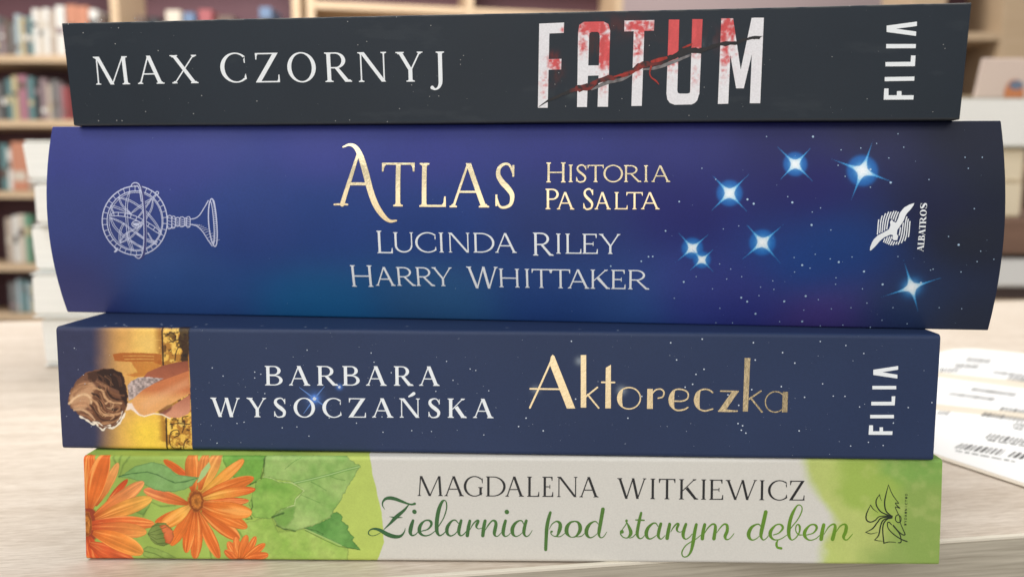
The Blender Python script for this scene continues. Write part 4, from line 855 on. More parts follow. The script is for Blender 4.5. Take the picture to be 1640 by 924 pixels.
DECO_S = [[(14.48,22.74,0.42),(12.14,17.32,0.43),(9.53,11.46,0.43)], [(9.59,15.95,0.38),(13,15.94,0.38),(16.75,15.94,0.38)],
 [(22.6,14.28,0.38),(23.9,15.37,0.38),(25.2,16.47,0.38)], [(22.97,14.76,0.38),(24.31,13.12,0.38),(25.57,11.62,0.38)], [(26.2,17.69,0.38),(27.68,17.67,0.38),(29.16,17.68,0.38)],
 [(37.96,15.28,0.34),(38.78,16.07,0.34),(39.92,16.21,0.34),(40.61,15.48,0.38),(40.34,14.44,0.34),(39.33,14.09,0.34)],
 [(43.14,13.44,0.34),(45.04,13.51,0.34),(46.16,14.25,0.34),(45.95,15.63,0.34),(44.34,16.26,0.34),(42.75,15.85,0.34),(41.9,14.2,0.34),(42.16,12.48,0.34),(43.62,11.32,0.38),(45.3,11.48,0.38),(46.22,12.01,0.34)],
 [(51.8,15.57,0.34),(50.98,16.16,0.34),(49.64,16.28,0.34),(48.23,15.49,0.34),(47.69,13.75,0.34),(48.32,12.12,0.34),(49.94,11.23,0.38),(51.91,11.69,0.34)],
 [(53.63,15.94,0.34),(55.69,15.92,0.34),(57.66,15.9,0.33)], [(53.31,11.23,0.34),(55.41,11.21,0.34),(57.55,11.28,0.34)],
 [(60.23,14.16,0.38),(61.58,15.13,0.38),(62.84,16.04,0.38)], [(60.51,14.42,0.38),(61.91,12.8,0.38),(63.26,11.14,0.38)]]
_o = [(32.57,14),(35.36,14.04),(32.62,11.32)]; _e = [(44.11,13.8),(46.42,13.82),(44.17,11.2)]; _cc = [(49.96,13.78),(52.31,13.81),(50.03,11.19)]; _aa = [(66.23,13.55),(68.65,13.58),(66.32,11.01)]
deco = list(map(np.array, DECO))+[q for s_ in DECO_S for q in stroke(s_, 5)]
rx, ry = _o[1][0]-_o[0][0], _o[0][1]-_o[2][1]; deco += ring(*_o[0], rx, ry, rx*.885, ry*.885, 0, 360, 44)+crescent(_o[0], rx, ry, 118, 242, .2)
rx, ry = _e[1][0]-_e[0][0], _e[0][1]-_e[2][1]; deco += crescent(_e[0], rx*1.02, ry*.98, 112, 246, .15)
rx, ry = _cc[1][0]-_cc[0][0], _cc[0][1]-_cc[2][1]; deco += crescent(_cc[0], rx*1.0, ry*.98, 112, 246, .15)
rx, ry = _aa[1][0]-_aa[0][0], _aa[0][1]-_aa[2][1]; deco += ring(*_aa[0], rx, ry, rx*.89, ry*.89, 0, 360, 44)
b3.ink('title_lettering', deco, M_FOIL, .07, 1.0)
FIL3 = [[(88.17,21.28),(93.71,22.22),(93.75,21.38),(90.2,20.73),(93.64,20.19),(93.69,19.31),(88.23,20.09)], [(88.14,17.53),(93.52,17.59),(93.56,16.8),(88.18,16.74)], [(88.07,13.81),(92.69,13.87),(92.62,15.15),(93.44,15.16),(93.42,13.03),(88.11,12.97)],
 [(87.96,10.74),(93.36,10.81),(93.4,10.01),(88,9.94)], [(87.86,8.29),(88.72,8.3),(88.79,6.88),(93.26,6.94),(93.22,6.09),(87.84,6.06)], [(90.25,7.83),(91.02,7.84),(91.07,6.82),(90.3,6.81)]]
b3.ink('publisher_logo', FIL3, M_WHITE)
listed = [(-65.64,20.08),(-63.11,18.14),(-55.5,19.18),(-55.55,17.77),(-54.06,18.69),(-27.73,24.01),(-10.01,22.24),(-8.51,17.74),(-23.03,19.39),(-45.74,6.09),(-42.91,3.91),(-31.47,7.2),(-13.66,5.41),(-65.14,1.88),(-60.14,6.73),(-58.44,7.07),(-18.35,5.53),(-25.19,5.07),(-1.28,4.76),(-0.12,15.34),(-42.89,24.54),(-27.08,21.84),(-49.27,5.81),(-12.56,15.06),(-53.24,14.04),(-37.94,8.35),(-25.37,8.79),(-4.48,20.49),(-3.15,20.15)]
star3 = [(x, v, .13) for x, v in listed]+[(x, v, .17) for x, v in [(19.05,27.21),(41.89,27.08),(49.06,28),(67.47,25.03),(61.3,23.26),(43.33,23.12),(49.67,21),(47.86,19.78),(45.46,16.75),(47.17,17.45),(67.47,17.13),(20.18,13.64),(55.34,15.05),(57.89,12.63),(60.74,16.36),(58.67,6.79),(58.93,7.84),(59.74,6.11),(57.86,8.34),(32.4,9.27),(35.52,14.47),(6.9,6.93),(8.65,8.97),(12.69,6),(70.34,22.63),(72.86,14.7),(71.93,6.8),(60.74,27.26)]]
star3 += [(x, v, .14) for x, v in [(75.91,27.7),(81.72,26.84),(76.85,17.89),(85.46,12.58),(79.38,15.04),(82.04,15.02),(91.28,3.56),(93.33,8.85),(87.88,4.27),(96.52,12.54),(101.8,13.76),(83.87,3.36),(85.85,25.04)]]
star3 += scatter_stars(190, -70, 101, .8, 29, 5, .025, .075)+scatter_stars(14, -102, -90, 3, 27, 6, .04, .12)
star3 += [(x, 29.73+2.2+1.5*(i % 3)*.5, .16) for i, x in enumerate((-92, -91, -88.5, -88, -87, -80, -79.5, -77, -70, -69.4, -55, -40, -39, -20, 4, 20))]
b3ray = stroke([(-44.96,15.64,0.09),(-41.39,12.94,0.41),(-38.44,10.78,0.09)])+stroke([(-38.92,15.94,0.09),(-41.39,12.94,0.41),(-44.07,9.33,0.09)])
def place_top(lst, t): return [q for q in lst if q[1] < t]
b3.ink('star_print', disc_pts(place_top(star3, 29.2))+[disc(_f[0], .42, .42), disc(_f[1], .3, .3)], mat('star_white_ink', (.62, .70, .80), .5), .06)
b3.ink('star_rays', b3ray, mat('star_blue_ink', (.10, .22, .55), .5), .04)

# ---------------------------------------------------------------- second: the thick blue book
b2 = Book('paperback_book', 'thick blue book with gold title and stars, second from top of front stack',
          -3.07, 200.5, -.109, 230.8, 47.9, 5.6, 0, -6.3, 54.82, 4.8, 145, M_NIGHT, M_PAGES, rad=.4)
b2.edge = lin((50, 50, 80))
NEB = [(p, c) for p, c in zip([(-111.99,43.69),(-111.36,25.07),(-115.16,5.32),(-78.34,43.56),(-61.59,24.6),(-81.01,4.19),(-42.67,43.43),(-42.35,25.49),(-44.87,1.41),(-14.42,41.85),(-14.28,25.66),(-15.52,3.71),(15.86,43.22),(15.92,25.84),(15.69,5.94),(45.23,44.54),(45.11,28.89),(45.74,4.88),(58.82,6.72),(72.55,14.6),(80.6,19.82),(73.33,33.22),(76.39,3.87),(87.53,44.35),(95.92,5.84),(107.93,44.25),(107.7,22.21),(110.31,2.97),(112.7,33.29),(33.87,3.01),(100.7,29.13),(66.61,43.73)],
 ((50, 58, 132), (53, 66, 128), (50, 56, 114), (53, 62, 135), (38, 63, 130), (49, 84, 146), (51, 59, 135), (27, 60, 127), (29, 99, 154), (43, 51, 128), (22, 55, 121), (44, 90, 138), (39, 46, 120), (31, 50, 107), (38, 70, 132), (38, 42, 112), (25, 29, 102), (52, 61, 137), (46, 52, 127), (10, 62, 132), (11, 57, 123), (25, 24, 96), (71, 56, 124), (30, 34, 74), (35, 56, 95), (14, 21, 42), (32, 38, 49), (36, 44, 63), (19, 28, 45), (49, 86, 148), (19, 25, 62), (25, 28, 87)))]
STARS2 = [(p[0], r*.98, a, g) for p, r, a, g in (([(69.72,38.35)], 4.2, 45, 1), ([(54.84,31.81)], 4.6, 44, 1), ([(84.57,36.9)], 5.4, -21, 2), ([(62.48,20.6)], 4.7, 42, 1), ([(46.5,19.1)], 3.9, 42, 1), ([(48.8,16.39)], 3.2, 44, 1), ([(96.67,10.43)], 5.0, 21, 3))]
def paint_atlas(X, V):
    sx = X[:, :1][::1]; C = np.zeros(X.shape+(3,)); W = np.zeros(X.shape)
    for (p, c) in NEB:
        w = 1/(((X-p[0])**2+((V-p[1])*1.4)**2)/130+1)**2.2
        C += w[..., None]*lin(c); W += w
    C /= W[..., None]
    n = vnoise(X, V, 26, 101, 5); C *= (.92+.16*n)[..., None]
    C *= (1+.10*(vnoise(X, V, 7, 107, 4)-.5))[..., None]
    for (x0, y0), r, a, g in STARS2:
        m = r*2.2
        i0, i1 = np.searchsorted(X[:, 0], [x0-m, x0+m]); j0, j1 = np.searchsorted(V[0], [y0-m, y0+m]); sl = (slice(i0, i1), slice(j0, j1))
        x = X[sl]-x0; y = V[sl]-y0; ca, sa = math.cos(R(a)), math.sin(R(a))
        u = x*ca+y*sa; w = -x*sa+y*ca; d = np.hypot(x, y)
        B = lambda c: lin(c)
        halo = sstep(r*.74, r*.54, d)*.62 if g < 3 else np.exp(-(d/(r*.35))**2)*.35
        glow = np.exp(-(d/(r*.40))**2)*.7
        def rays(k, wd):
            out = 0
            for p_, q_ in ((u, w), (w, u)):
                t = np.clip(np.abs(p_)/(r*k), 0, 1); out = np.maximum(out, sstep(1, .75, np.abs(q_)/np.maximum(wd*r*(1-t)**1.15, 1e-3))*(1-t)**.3*(t < 1))
            return out
        c = C[sl]
        for al, cc in ((halo, (22, 108, 194)), (glow, (34, 128, 212)), (rays(1.45, .085)*.75, (50, 144, 214)), (rays(1.0, .16)*.75, (66, 160, 226)), (np.exp(-(d/(r*.30))**2)*.7, (96, 186, 236)), (rays(.66, .24)*.85, (150, 212, 244)), (rays(.46, .30)*.95, (226, 242, 250)), (np.exp(-(d/(r*.16))**2), (244, 250, 254))):
            al = np.clip(al, 0, 1)[..., None]; c = c*(1-al)+B(cc)*al
        C[sl] = c
    return C
xs2 = np.concatenate([np.arange(-115.4, 40, .8), np.arange(40, 102, .16), np.arange(102, 115, .5), [115.4]])
b2.cover(xs2, .18, paint_atlas)
A0 = [[(-37.91,42.56,0.37),(-36.32,43.08,0.6),(-34.77,42.46,1.01),(-33.37,40.29,1.38),(-32.04,36.6,1.55),(-30.79,32.27,1.51),(-29.44,28.8,1.5),(-27.66,26.19,1.23),(-26.01,24.97,0.77),(-24.42,25.07,0.41)], [(-33.96,41.16,0.64),(-35.55,35.95,0.92),(-37.9,28.9,1.1)], [(-36.06,33.78,0.69),(-33.91,33.79,0.69),(-31.62,33.75,0.68)], [(-39.88,28.85,0.41),(-38.27,28.9,0.46),(-36.57,28.86,0.41)]]
gold = [q for s_ in A0 for q in stroke(s_, 7)]
gold += line_of([('T',-27.98,-19.83,28.47,38.78),('L',-18.61,-12.06,28.4,38.72),('A',-11.17,-1.53,28.32,38.67),('S',-0.2,4.81,28.24,38.61)], FONT_FOIL)
gold += line_of([('H',12.21,16.77,34.18,38.78)], FONT_SMALLFOIL)
gold += line_of([('I',17.33,18.67,34.25,38.24),('S',19.15,21.86,34.25,38.22),('T',21.99,25.77,34.26,38.19),('O',25.73,30.3,34.28,38.16),('R',30.56,34.47,34.29,38.13),('I',34.81,36.51,34.3,38.1),('A',36.93,41.24,34.31,38.07)], FONT_SMALLFOIL)
gold += line_of([('P',12.04,15.17,27.96,32.72),('S',20.88,23.46,27.97,32.74)], FONT_SMALLFOIL)
gold += line_of([('A',14.73,18.85,27.94,31.96),('A',23.68,27.45,28,31.97),('L',28.35,31.38,28.03,31.97),('T',31.08,34.91,28.05,31.98),('A',34.52,38.8,28.07,31.98)], FONT_SMALLFOIL)
b2.ink('title_lettering', gold, M_FOIL, .10, .8)
wl = line_of([('L',-29.49,-25.6,17.1,22.58)], FONT_ROMAN)
wl += line_of([('U',-25.3,-20.33,17.39,22.25),('C',-19.88,-14.75,17.42,22.26),('I',-14.21,-12.63,17.45,22.26),('N',-11.68,-6.43,17.48,22.26),('D',-5.53,-0.4,17.52,22.27),('A',-0.26,5.01,17.55,22.27)], FONT_ROMAN)
wl += line_of([('R',8.94,13.78,16.97,22.45)], FONT_ROMAN)
wl += line_of([('I',14.13,15.97,17.49,22.26),('L',16.71,20.51,17.51,22.26),('E',20.77,24.41,17.53,22.26),('Y',24.67,29.85,17.56,22.26)], FONT_ROMAN)
wl += line_of([('H',-36.74,-31.22,8.51,13.99)], FONT_ROMAN)
wl += line_of([('A',-30.53,-25.56,8.84,13.63),('R',-25.1,-20.47,8.89,13.66),('R',-20.24,-15.65,8.93,13.69),('Y',-16.2,-11.03,8.97,13.71)], FONT_ROMAN)
wl += line_of([('W',-7.55,0.24,8.54,14.01)], FONT_ROMAN)
wl += line_of([('H',0.45,5.43,8.94,13.61),('I',6.37,8.3,8.94,13.63),('T',8.47,13.11,8.95,13.64),('T',13.11,17.8,8.95,13.65),('A',17.18,22.39,8.95,13.67),('K',22.69,27.3,8.96,13.68),('E',27.6,31.05,8.96,13.7),('R',31.66,36.61,8.96,13.71)], FONT_ROMAN)
b2.ink('author_lettering', wl, M_WHITE, .08, .8)
# the engraved armillary sphere
ARL = []
def ell(cx, cy, rx, ry, w, rot=0, a0=0, a1=360, n=44):
    t = np.radians(np.linspace(a0, a1, n)); x = rx*np.cos(t); y = ry*np.sin(t); c, s_ = math.cos(R(rot)), math.sin(R(rot))
    return np.stack([cx+c*x-s_*y, cy+s_*x+c*y, np.full(n, w)], 1)
_s = [(-102.75,35.95),(-77.53,35.96),(-104.25,14.52),(-90.19,24.77)]
_o2 = np.array(_s[0]); _ux = (np.array(_s[1])-_o2)/1000; _uy = (np.array(_s[2])-_o2)/900
def AR(P):
    P = np.asarray(P, float); k = np.hypot(*_ux)
    return np.column_stack([_o2+P[:, :1]*_ux+P[:, 1:2]*_uy, P[:, 2]*k])
def ar_line(P, n=5): return stroke(AR(P), n, False)
armil = []
armil += ar_line(ell(462, 480, 345, 362, 11), 1)+ar_line(ell(465, 482, 296, 314, 9), 1)+ar_line(ell(470, 484, 280, 300, 5), 1)
for k in range(34):
    a = R(k*360/34+4); c, s_ = math.cos(a), math.sin(a)
    armil += ar_line([(463+298*c, 481+316*s_, 6), (462+322*c, 480+340*s_, 6), (462+343*c, 480+361*s_, 6)], 1)
def band(P, gap, w=5.5, ticks=0):
    gap *= .8
    P = np.array(P, float); Q = spline(np.column_stack([P, np.full(len(P), w)]), 6)
    d = np.gradient(Q[:, :2], axis=0); d /= np.hypot(d[:, 0], d[:, 1])[:, None]; nn = np.stack([-d[:, 1], d[:, 0]], 1)
    taper = np.clip(np.sin(np.linspace(.2, math.pi-.2, len(Q)))*1.8, 0, 1)[:, None]
    out = []
    A = Q.copy(); A[:, :2] += nn*gap/2*taper; B = Q.copy(); B[:, :2] -= nn*gap/2*taper
    out += ar_line(A, 1)+ar_line(B, 1)
    if ticks:
        for i in np.linspace(2, len(Q)-3, ticks).astype(int): out += ar_line([A[i], (A[i]+B[i])/2, B[i]], 1)
    return out
armil += band([(195, 425), (270, 408), (400, 425), (520, 470), (650, 545), (745, 620)], 46, 7, 10)
armil += band([(200, 445), (330, 500), (480, 610), (580, 680), (680, 725)], 16)+band([(205, 450), (255, 550), (360, 650), (540, 770)], 22)
armil += band([(285, 235), (420, 275), (560, 365), (660, 470), (745, 600)], 18)+band([(290, 240), (330, 320), (420, 400)], 16)
armil += band([(200, 320), (300, 350), (430, 405)], 22)+band([(205, 330), (240, 400)], 12)
armil += band([(640, 245), (540, 310), (430, 395)], 20)+band([(650, 250), (640, 345), (590, 440), (520, 540), (420, 650), (300, 715)], 16)
armil += band([(635, 250), (560, 360), (500, 440)], 14)+band([(400, 170), (375, 300), (380, 480), (395, 640), (440, 800)], 26)
armil += band([(295, 700), (310, 580), (350, 500)], 20)+band([(300, 705), (360, 620), (470, 560), (540, 520)], 14)
armil += band([(380, 600), (390, 690), (420, 790)], 20)+band([(600, 600), (650, 690), (690, 720)], 12)+band([(410, 690), (500, 740), (560, 760)], 16)
armil += band([(480, 600), (560, 660), (700, 700)], 18)
armil += ar_line(ell(478, 512, 46, 34, 8, 0, 0, 360, 24), 1)+[AR([(440, 500, 1), (520, 498, 1), (510, 525, 1), (480, 535, 1), (450, 525, 1)])[:, :2]]
hoop = ar_line([(410, 118, 8), (430, 90, 9), (465, 85, 9), (500, 110, 9), (535, 220, 9), (556, 400, 9), (560, 600, 9), (548, 760, 9), (525, 840, 9), (495, 875, 10), (462, 862, 9), (450, 845, 8)], 5)
armil += ar_line([(470, 100, 9), (500, 150, 9), (530, 280, 9)], 5)+ar_line([(520, 125, 9), (556, 240, 9), (580, 420, 10), (584, 600, 10), (570, 760, 10), (548, 840, 10), (520, 872, 8)], 5)
armil += ar_line(ell(690, 190, 16, 16, 9), 1)+ar_line([(680, 205, 8), (660, 220, 8), (645, 240, 8)])+ar_line([(235, 760, 8), (262, 790, 12), (238, 808, 14), (275, 765, 9)])
for x0, x1, y0, y1 in ((812, 850, 425, 552), (858, 888, 432, 545), (898, 935, 445, 525), (940, 985, 440, 530), (990, 1008, 450, 518), (1012, 1045, 436, 535)):
    armil += ar_line(np.array([(x0, y0, 8), ((x0+x1)/2, y0-6, 8), (x1, y0+6, 8), (x1+3, (y0+y1)/2, 7), (x1, y1-6, 8), ((x0+x1)/2, y1+6, 8), (x0, y1, 8), (x0-3, (y0+y1)/2, 7), (x0, y0, 8)]), 3)
    for q in np.linspace(y0+16, y1-12, 4): armil += ar_line([(x0+4, q, 5), ((x0+x1)/2, q+6, 5), (x1-3, q+10, 5)], 2)
armil += ar_line([(1045, 458, 9), (1100, 446, 9), (1145, 412, 9), (1195, 330, 9), (1230, 262, 10)], 5)+ar_line([(1045, 508, 9), (1120, 530, 9), (1180, 590, 9), (1235, 680, 10), (1275, 738, 10)], 5)
armil += ar_line(ell(1282, 493, 42, 248, 12, -4.5), 1)+ar_line(ell(1266, 492, 26, 222, 8, -4.5, -95, 95, 30), 1)
for k in range(30):
    a = R(-80+160*k/29); c, s_ = math.cos(a), math.sin(a); armil += ar_line([(1268+26*c, 492+222*s_, 6), (1278+30*c, 493+228*s_, 7), (1284+34*c, 493+232*s_, 5)], 1)
for k in range(13):
    x0 = 1060+k*16; y0 = np.interp(x0, [1045, 1120, 1180, 1235, 1275], [508, 530, 590, 680, 738]); l = 18+k*7
    armil += ar_line([(x0, y0, 4), (x0+l*.5, y0-l*.25, 4), (x0+l, y0-l*.35, 3)], 1)
b2.ink('engraved_emblem', armil, M_PALE, .06, 1.5)
b2.ink('emblem_hoop_face', ar_line([(425, 112, 20), (450, 98, 22), (490, 103, 26), (533, 165, 28), (556, 300, 28), (568, 420, 28), (572, 600, 28), (560, 760, 28), (538, 840, 26), (508, 872, 24), (475, 862, 22)], 5), mat('indigo_ink', tuple(lin((58, 62, 124))), .5), .08, 1.5)
b2.ink('emblem_hoop', hoop, M_PALE, .10, 1.5)
BIRD = np.array([(86.57,19.01),(86.62,19.78),(86.9,20.72),(87.27,21.49),(88.12,22.43),(89.46,23.2),(90.49,23.85),(90.78,24.72),(90.67,25.56),(90.85,25.81),(91.05,26.15),(91.23,25.73),(91.48,25.56),(91.97,25.37),(92.24,25.9),(92.45,26.49),(92.64,27.24),(92.87,27.74),(93.66,28.74),(94.78,29.4),(95.82,29.74),(95.66,29.24),(95.04,28.33),(94.33,27.55),(93.99,27),(93.58,25.75),(92.97,24.74),(92.33,23.73),(92.25,22.8),(92.6,22.3),(92.41,21.4),(91.68,21.39),(91.33,21.7),(91.45,22.54),(90.87,22.67),(89.53,22.02),(88.6,21.16),(87.69,19.93),(86.8,19.01)])
circ = [(91.5,24.09),(95.39,24.12),(91.73,20.08),(91.99,24.09)]
sil = [BIRD]; cc = np.array(circ[0]); rr = circ[1][0]-circ[0][0]; stp = circ[3][0]-circ[0][0]
for k in range(-9, 10):
    pts_ = []
    for t in np.linspace(-1.3, 1.3, 60):
        yy = t*rr; xx = k*stp+.42*yy-.10*rr*math.sin(t*1.8)*(1+abs(k)*.06)*1.6+.0*k
        p = cc+np.array([xx, yy])
        ok = np.hypot(xx, yy) < rr and sdist(np.array([[p[0]]]), np.array([[p[1]]]), BIRD)[0, 0] > .18
        if ok: pts_.append((p[0], p[1], .24))
        else:
            if len(pts_) > 3: sil += stroke(pts_[::2]+[pts_[-1]], 1, False)
            pts_ = []
    if len(pts_) > 3: sil += stroke(pts_[::2]+[pts_[-1]], 1, False)
_q = [(98.31,18.87),(96.92,18.89),(98.57,29.78)]
seg = ((780, 692), (690, 634), (630, 560), (560, 474), (480, 404), (404, 306), (302, 216), (205, 128))
alb = []
for ch, (a, b) in zip('ALBATROS', seg):
    ka, kb = (780-a)/652, (780-b)/652; km = (ka+kb)/2
    alb.append((ch, _q[0][1]+(_q[2][1]-_q[0][1])*ka, _q[0][1]+(_q[2][1]-_q[0][1])*kb, _q[0][0]+(_q[2][0]-_q[0][0])*km, _q[0][0]+(_q[2][0]-_q[0][0])*km-(_q[0][0]-_q[1][0])))
b2.ink('publisher_logo', sil+line_up(alb, FONT_POSTER), M_WHITE, .08, 1.0)
st2 = [(x, v, .25) for x, v in [(73.92,44.48),(58.9,30.42),(60.31,29.44),(68.98,29.78),(73.39,24.71),(44.76,10.97),(58.35,7.29),(59.8,6.33),(61.98,3.24),(68.34,6.54),(73.11,7.95),(71.72,15.41),(79.87,16.22),(85.67,14.07),(90.12,11.05),(73.01,1.48),(105.83,20.48),(90.7,34.26),(86.34,37.16),(98.55,11.57)]]
st2 += [(x, v, .13) for x, v in [(63.46,44.53),(48.58,37.43),(51.71,34.93),(67.95,31.07),(75.29,28.57),(73.47,27.63),(77.72,23.59),(53.51,23.67),(57,24.38),(43.28,29.84),(47.61,12.32),(42.69,6.84),(51.54,9.37),(62.4,7.88),(77.35,0.37),(85.74,9.92),(99.04,34.93),(87.96,42.93),(93.85,42.09),(80.02,41.52),(84.41,41.91),(80.74,35.62),(86.27,33.23),(79.23,38.08),(103.52,22.34),(108.77,28.57),(107.61,37.4),(107.04,39.82),(110.73,39.82),(113.74,17.26),(107.01,14.25),(114.92,11),(110.2,16.69),(110.7,19.07),(100.31,14.59),(100.84,14.81),(108.51,5.4),(103.49,5.58),(93.18,5.39),(83.72,5.2),(87.19,6.43),(91.2,2.12),(88.88,0.26),(82.5,0.72),(67.8,1.31),(73.05,4.41),(76.08,7.09),(65.31,11.56),(65.72,9.48),(62.62,10),(58.14,12.47),(54.72,11.86),(55.51,14.27),(52.92,15.45),(77.92,16.95),(74.51,17.99),(73.53,14.72),(69.8,17.18),(70.12,13.75),(82.74,17.44),(79.55,12.5),(79.59,10.94),(79.32,4.83),(92.87,17.66),(97.04,1.35),(56.79,0.76),(52.88,0.68),(53.54,4.5),(90.46,39.7),(92.8,45.06)]]
st2 += [(x, v, .2) for x, v in [(34.68,15.87),(27.49,14.58),(44.76,11.01),(43.34,29.87),(40.24,23.11),(37.35,17.04),(36.37,16.99)]]
st2 += scatter_stars(30, 40, 112, 1, 46, 15, .03, .07)+scatter_stars(20, -110, 40, 1, 46, 16, .03, .07)
b2.ink('star_print', disc_pts([q for q in st2 if abs(q[0]) < 114.8]), mat('star_pale_blue_ink', (.38, .54, .72), .5), .06)

# ---------------------------------------------------------------- top: black thriller
b1 = Book('paperback_book', 'black paperback with white author name and blood stained title, topmost in the front stack',
          -5.38, 192.3, -.1145, 207.2, 24.1, 2.2, 0, -.15, 102.76, 0, 128, M_MATTE, M_PAGES, rad=.35)
b1.edge = lin((150, 146, 140))
SMEAR = [(p[0], w, h, k, c) for p, w, h, k, c in (([(28.86,20.93)], 5.5, 2.2, .5, (92, 34, 30)), ([(24,17.11)], 1.5, 2.6, .9, (70, 34, 30)), ([(15.45,10.96)], 1.6, 2.4, .75, (84, 36, 32)), ([(14.92,14.62)], 1.3, 1.0, .8, (110, 34, 34)),
 ([(50.96,17.61)], 2.2, 2.2, .4, (84, 34, 32)), ([(37.73,15.57)], 4, 3, .22, (70, 38, 36)), ([(47.36,16.71)], 3, 1.0, .5, (84, 100, 108)), ([(18.76,6.22)], 3.5, 1.0, .4, (70, 80, 82)), ([(23.58,9.18)], 2.0, 1.0, .4, (66, 84, 86)))]
def paint_black(X, V):
    C = np.zeros(X.shape+(3,)); n = vnoise(X, V, 22, 121, 5)[..., None]
    C[:] = lin((21, 34, 46))*(.86+.28*n)
    sc = sstep(.70, .80, vnoise(X*.35, V, 5, 125, 5))*.08                                     # rubbed patches of the laminate
    C += (lin((84, 90, 94))-C)*sc[..., None]
    for (x0, y0), w, h, k, c in SMEAR:
        m = np.exp(-(((X-x0)/w)**2+((V-y0)/h)**2))*k*sstep(.3, .62, vnoise(X, V*.5, 1.6, 123, 4))
        C += (lin(c)-C)*m[..., None]
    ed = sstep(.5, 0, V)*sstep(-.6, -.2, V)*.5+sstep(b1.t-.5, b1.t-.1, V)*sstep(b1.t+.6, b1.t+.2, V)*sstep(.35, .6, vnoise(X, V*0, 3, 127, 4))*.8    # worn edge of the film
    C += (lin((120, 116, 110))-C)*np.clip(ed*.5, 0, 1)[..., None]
    return C
xs1 = np.concatenate([np.arange(-103.6, 0, .5), np.arange(0, 56, .14), np.arange(56, 103.5, .6), [103.6]])
b1.cover(xs1, .2, paint_black, 6)
b1.ink('author_lettering', line_of([('M',-96.6,-87.71,9.65,16.18),('A',-85.67,-78.84,9.68,16.2),('X',-76.98,-70.14,9.7,16.21)], FONT_BOOK)+line_of([('C',-64.45,-58.18,9.78,16.44),('Z',-55.94,-49.91,9.68,16.35)], FONT_BOOK)
       + line_of([('O',-47.89,-40.95,9.65,16.29),('R',-38.76,-32.48,9.57,16.21),('N',-30.71,-23.87,9.49,16.14),('Y',-21.69,-15.17,9.41,16.06),('J',-13.91,-10.25,9.35,16)], FONT_BOOK), M_WHITE)
FAT = [[(11.71,21.69),(14.05,21.74),(13.61,3.22),(11.36,3.24)], [(12.5,21.71),(17.3,21.81),(17.24,19.59),(12.84,19.51)], [(12.84,13.96),(16.75,14),(16.66,11.68),(12.84,11.63)],
 [(20.46,19.79),(22.95,19.16),(22.61,3.31),(20.35,3.33)], [(25.33,19.11),(27.62,19.98),(27.38,3.34),(25.03,3.36)], [(20.46,19.63),(20.72,21.25),(21.73,21.88),(26.14,21.86),(27.23,21.28),(27.63,19.82),(25.34,18.72),(25.16,19.44),(24.75,19.68),(23.46,19.7),(23.02,19.42),(22.92,18.77)], [(22.17,12.46),(25.6,12.45),(25.63,10.26),(22.19,10.2)],
 [(30.76,21.96),(37.32,21.95),(37.28,19.7),(30.74,19.66)], [(32.86,20.85),(35.18,20.81),(35,3.47),(32.67,3.46)],
 [(40.48,21.99),(42.77,21.94),(42.82,6.3),(40.44,5.92)], [(45.58,21.98),(47.82,21.93),(47.71,5.85),(45.68,6.43)], [(42.81,6.8),(42.96,6.26),(43.4,6.06),(45.15,6.04),(45.62,6.23),(45.76,6.93),(47.73,6.24),(47.33,4.59),(46.84,4.03),(46.12,3.67),(42.3,3.64),(41.27,4.05),(40.67,4.82),(40.42,6.32)],
 [(51.85,22.01),(54.11,21.96),(54.16,3.76),(51.89,3.72)], [(58.7,22),(60.93,21.95),(61.13,3.8),(58.87,3.82)], [(52.41,22),(54.37,21.96),(56.53,11.06),(57.39,7.06),(55.73,7.08)], [(58.34,21.97),(60.22,21.96),(57.39,7.06),(55.73,7.08),(56.53,11.06)]]
CRACK = np.array([(11.36,3.31),(12.49,4.25),(14.06,5.26),(17.02,6.64),(19.8,7.72),(20.55,8.22),(22.21,8.33),(23.24,8.69),(24.95,9.43),(27.4,10.4),(28.37,10.12),(30.4,10.69),(32.1,11.13),(33.43,12.37),(34.76,13.17),(36.11,13.05),(37.45,13.36),(40.45,14.16),(41.94,14.86),(43.41,15.87),(45.06,16.04),(47.06,15.81),(48.72,15.98),(50.67,16.65),(51.97,16.95),(55.25,17.22),(57.67,17.88),(59.12,18.24),(61.14,18.2),(60.76,17.95),(59.81,17.39),(58.83,17.6),(55.29,16.38),(52.01,16.18),(49.07,15.45),(47.77,14.7),(45.11,14.74),(43.14,13.92),(40.82,13.18),(39.17,12.35),(36.82,11.99),(35.13,11.81),(33.46,10.85),(32.12,10.2),(29.06,9.31),(27.36,9.14),(25.31,8.49),(23.6,7.24),(20.84,6.74),(19.8,6.88),(17.03,5.83),(14.06,4.78)])
BLOOD = [(p[0], w, h, k) for p, w, h, k in (([(24.12,21.02)], 4, 3, 1.1), ([(26.57,15.76)], 2, 5, 1.1), ([(34.25,20.5)], 4, 3, .72), ([(33.68,15.97)], 1.6, 3, .62), ([(41.48,18.75)], 3, 6, 1.6), ([(46.75,19.62)], 3, 4.2, 1.6), ([(53.32,19.81)], 2.4, 4, .85), ([(53.09,14.03)], 2, 5, .55), ([(15.27,12.96)], 2.0, 2.2, .8), ([(12.84,8.31)], 1.6, 4, .42), ([(16.96,20.51)], 1.2, 1.2, .5), ([(33.8,10.71)], 1.4, 2.4, .5), ([(26.36,7.15)], 1.4, 2, .4), ([(56.69,14.62)], 2.5, 1.2, .4), ([(46.62,9.88)], 1.4, 4, .35), ([(21.44,16.83)], 1.3, 2.5, .7))]
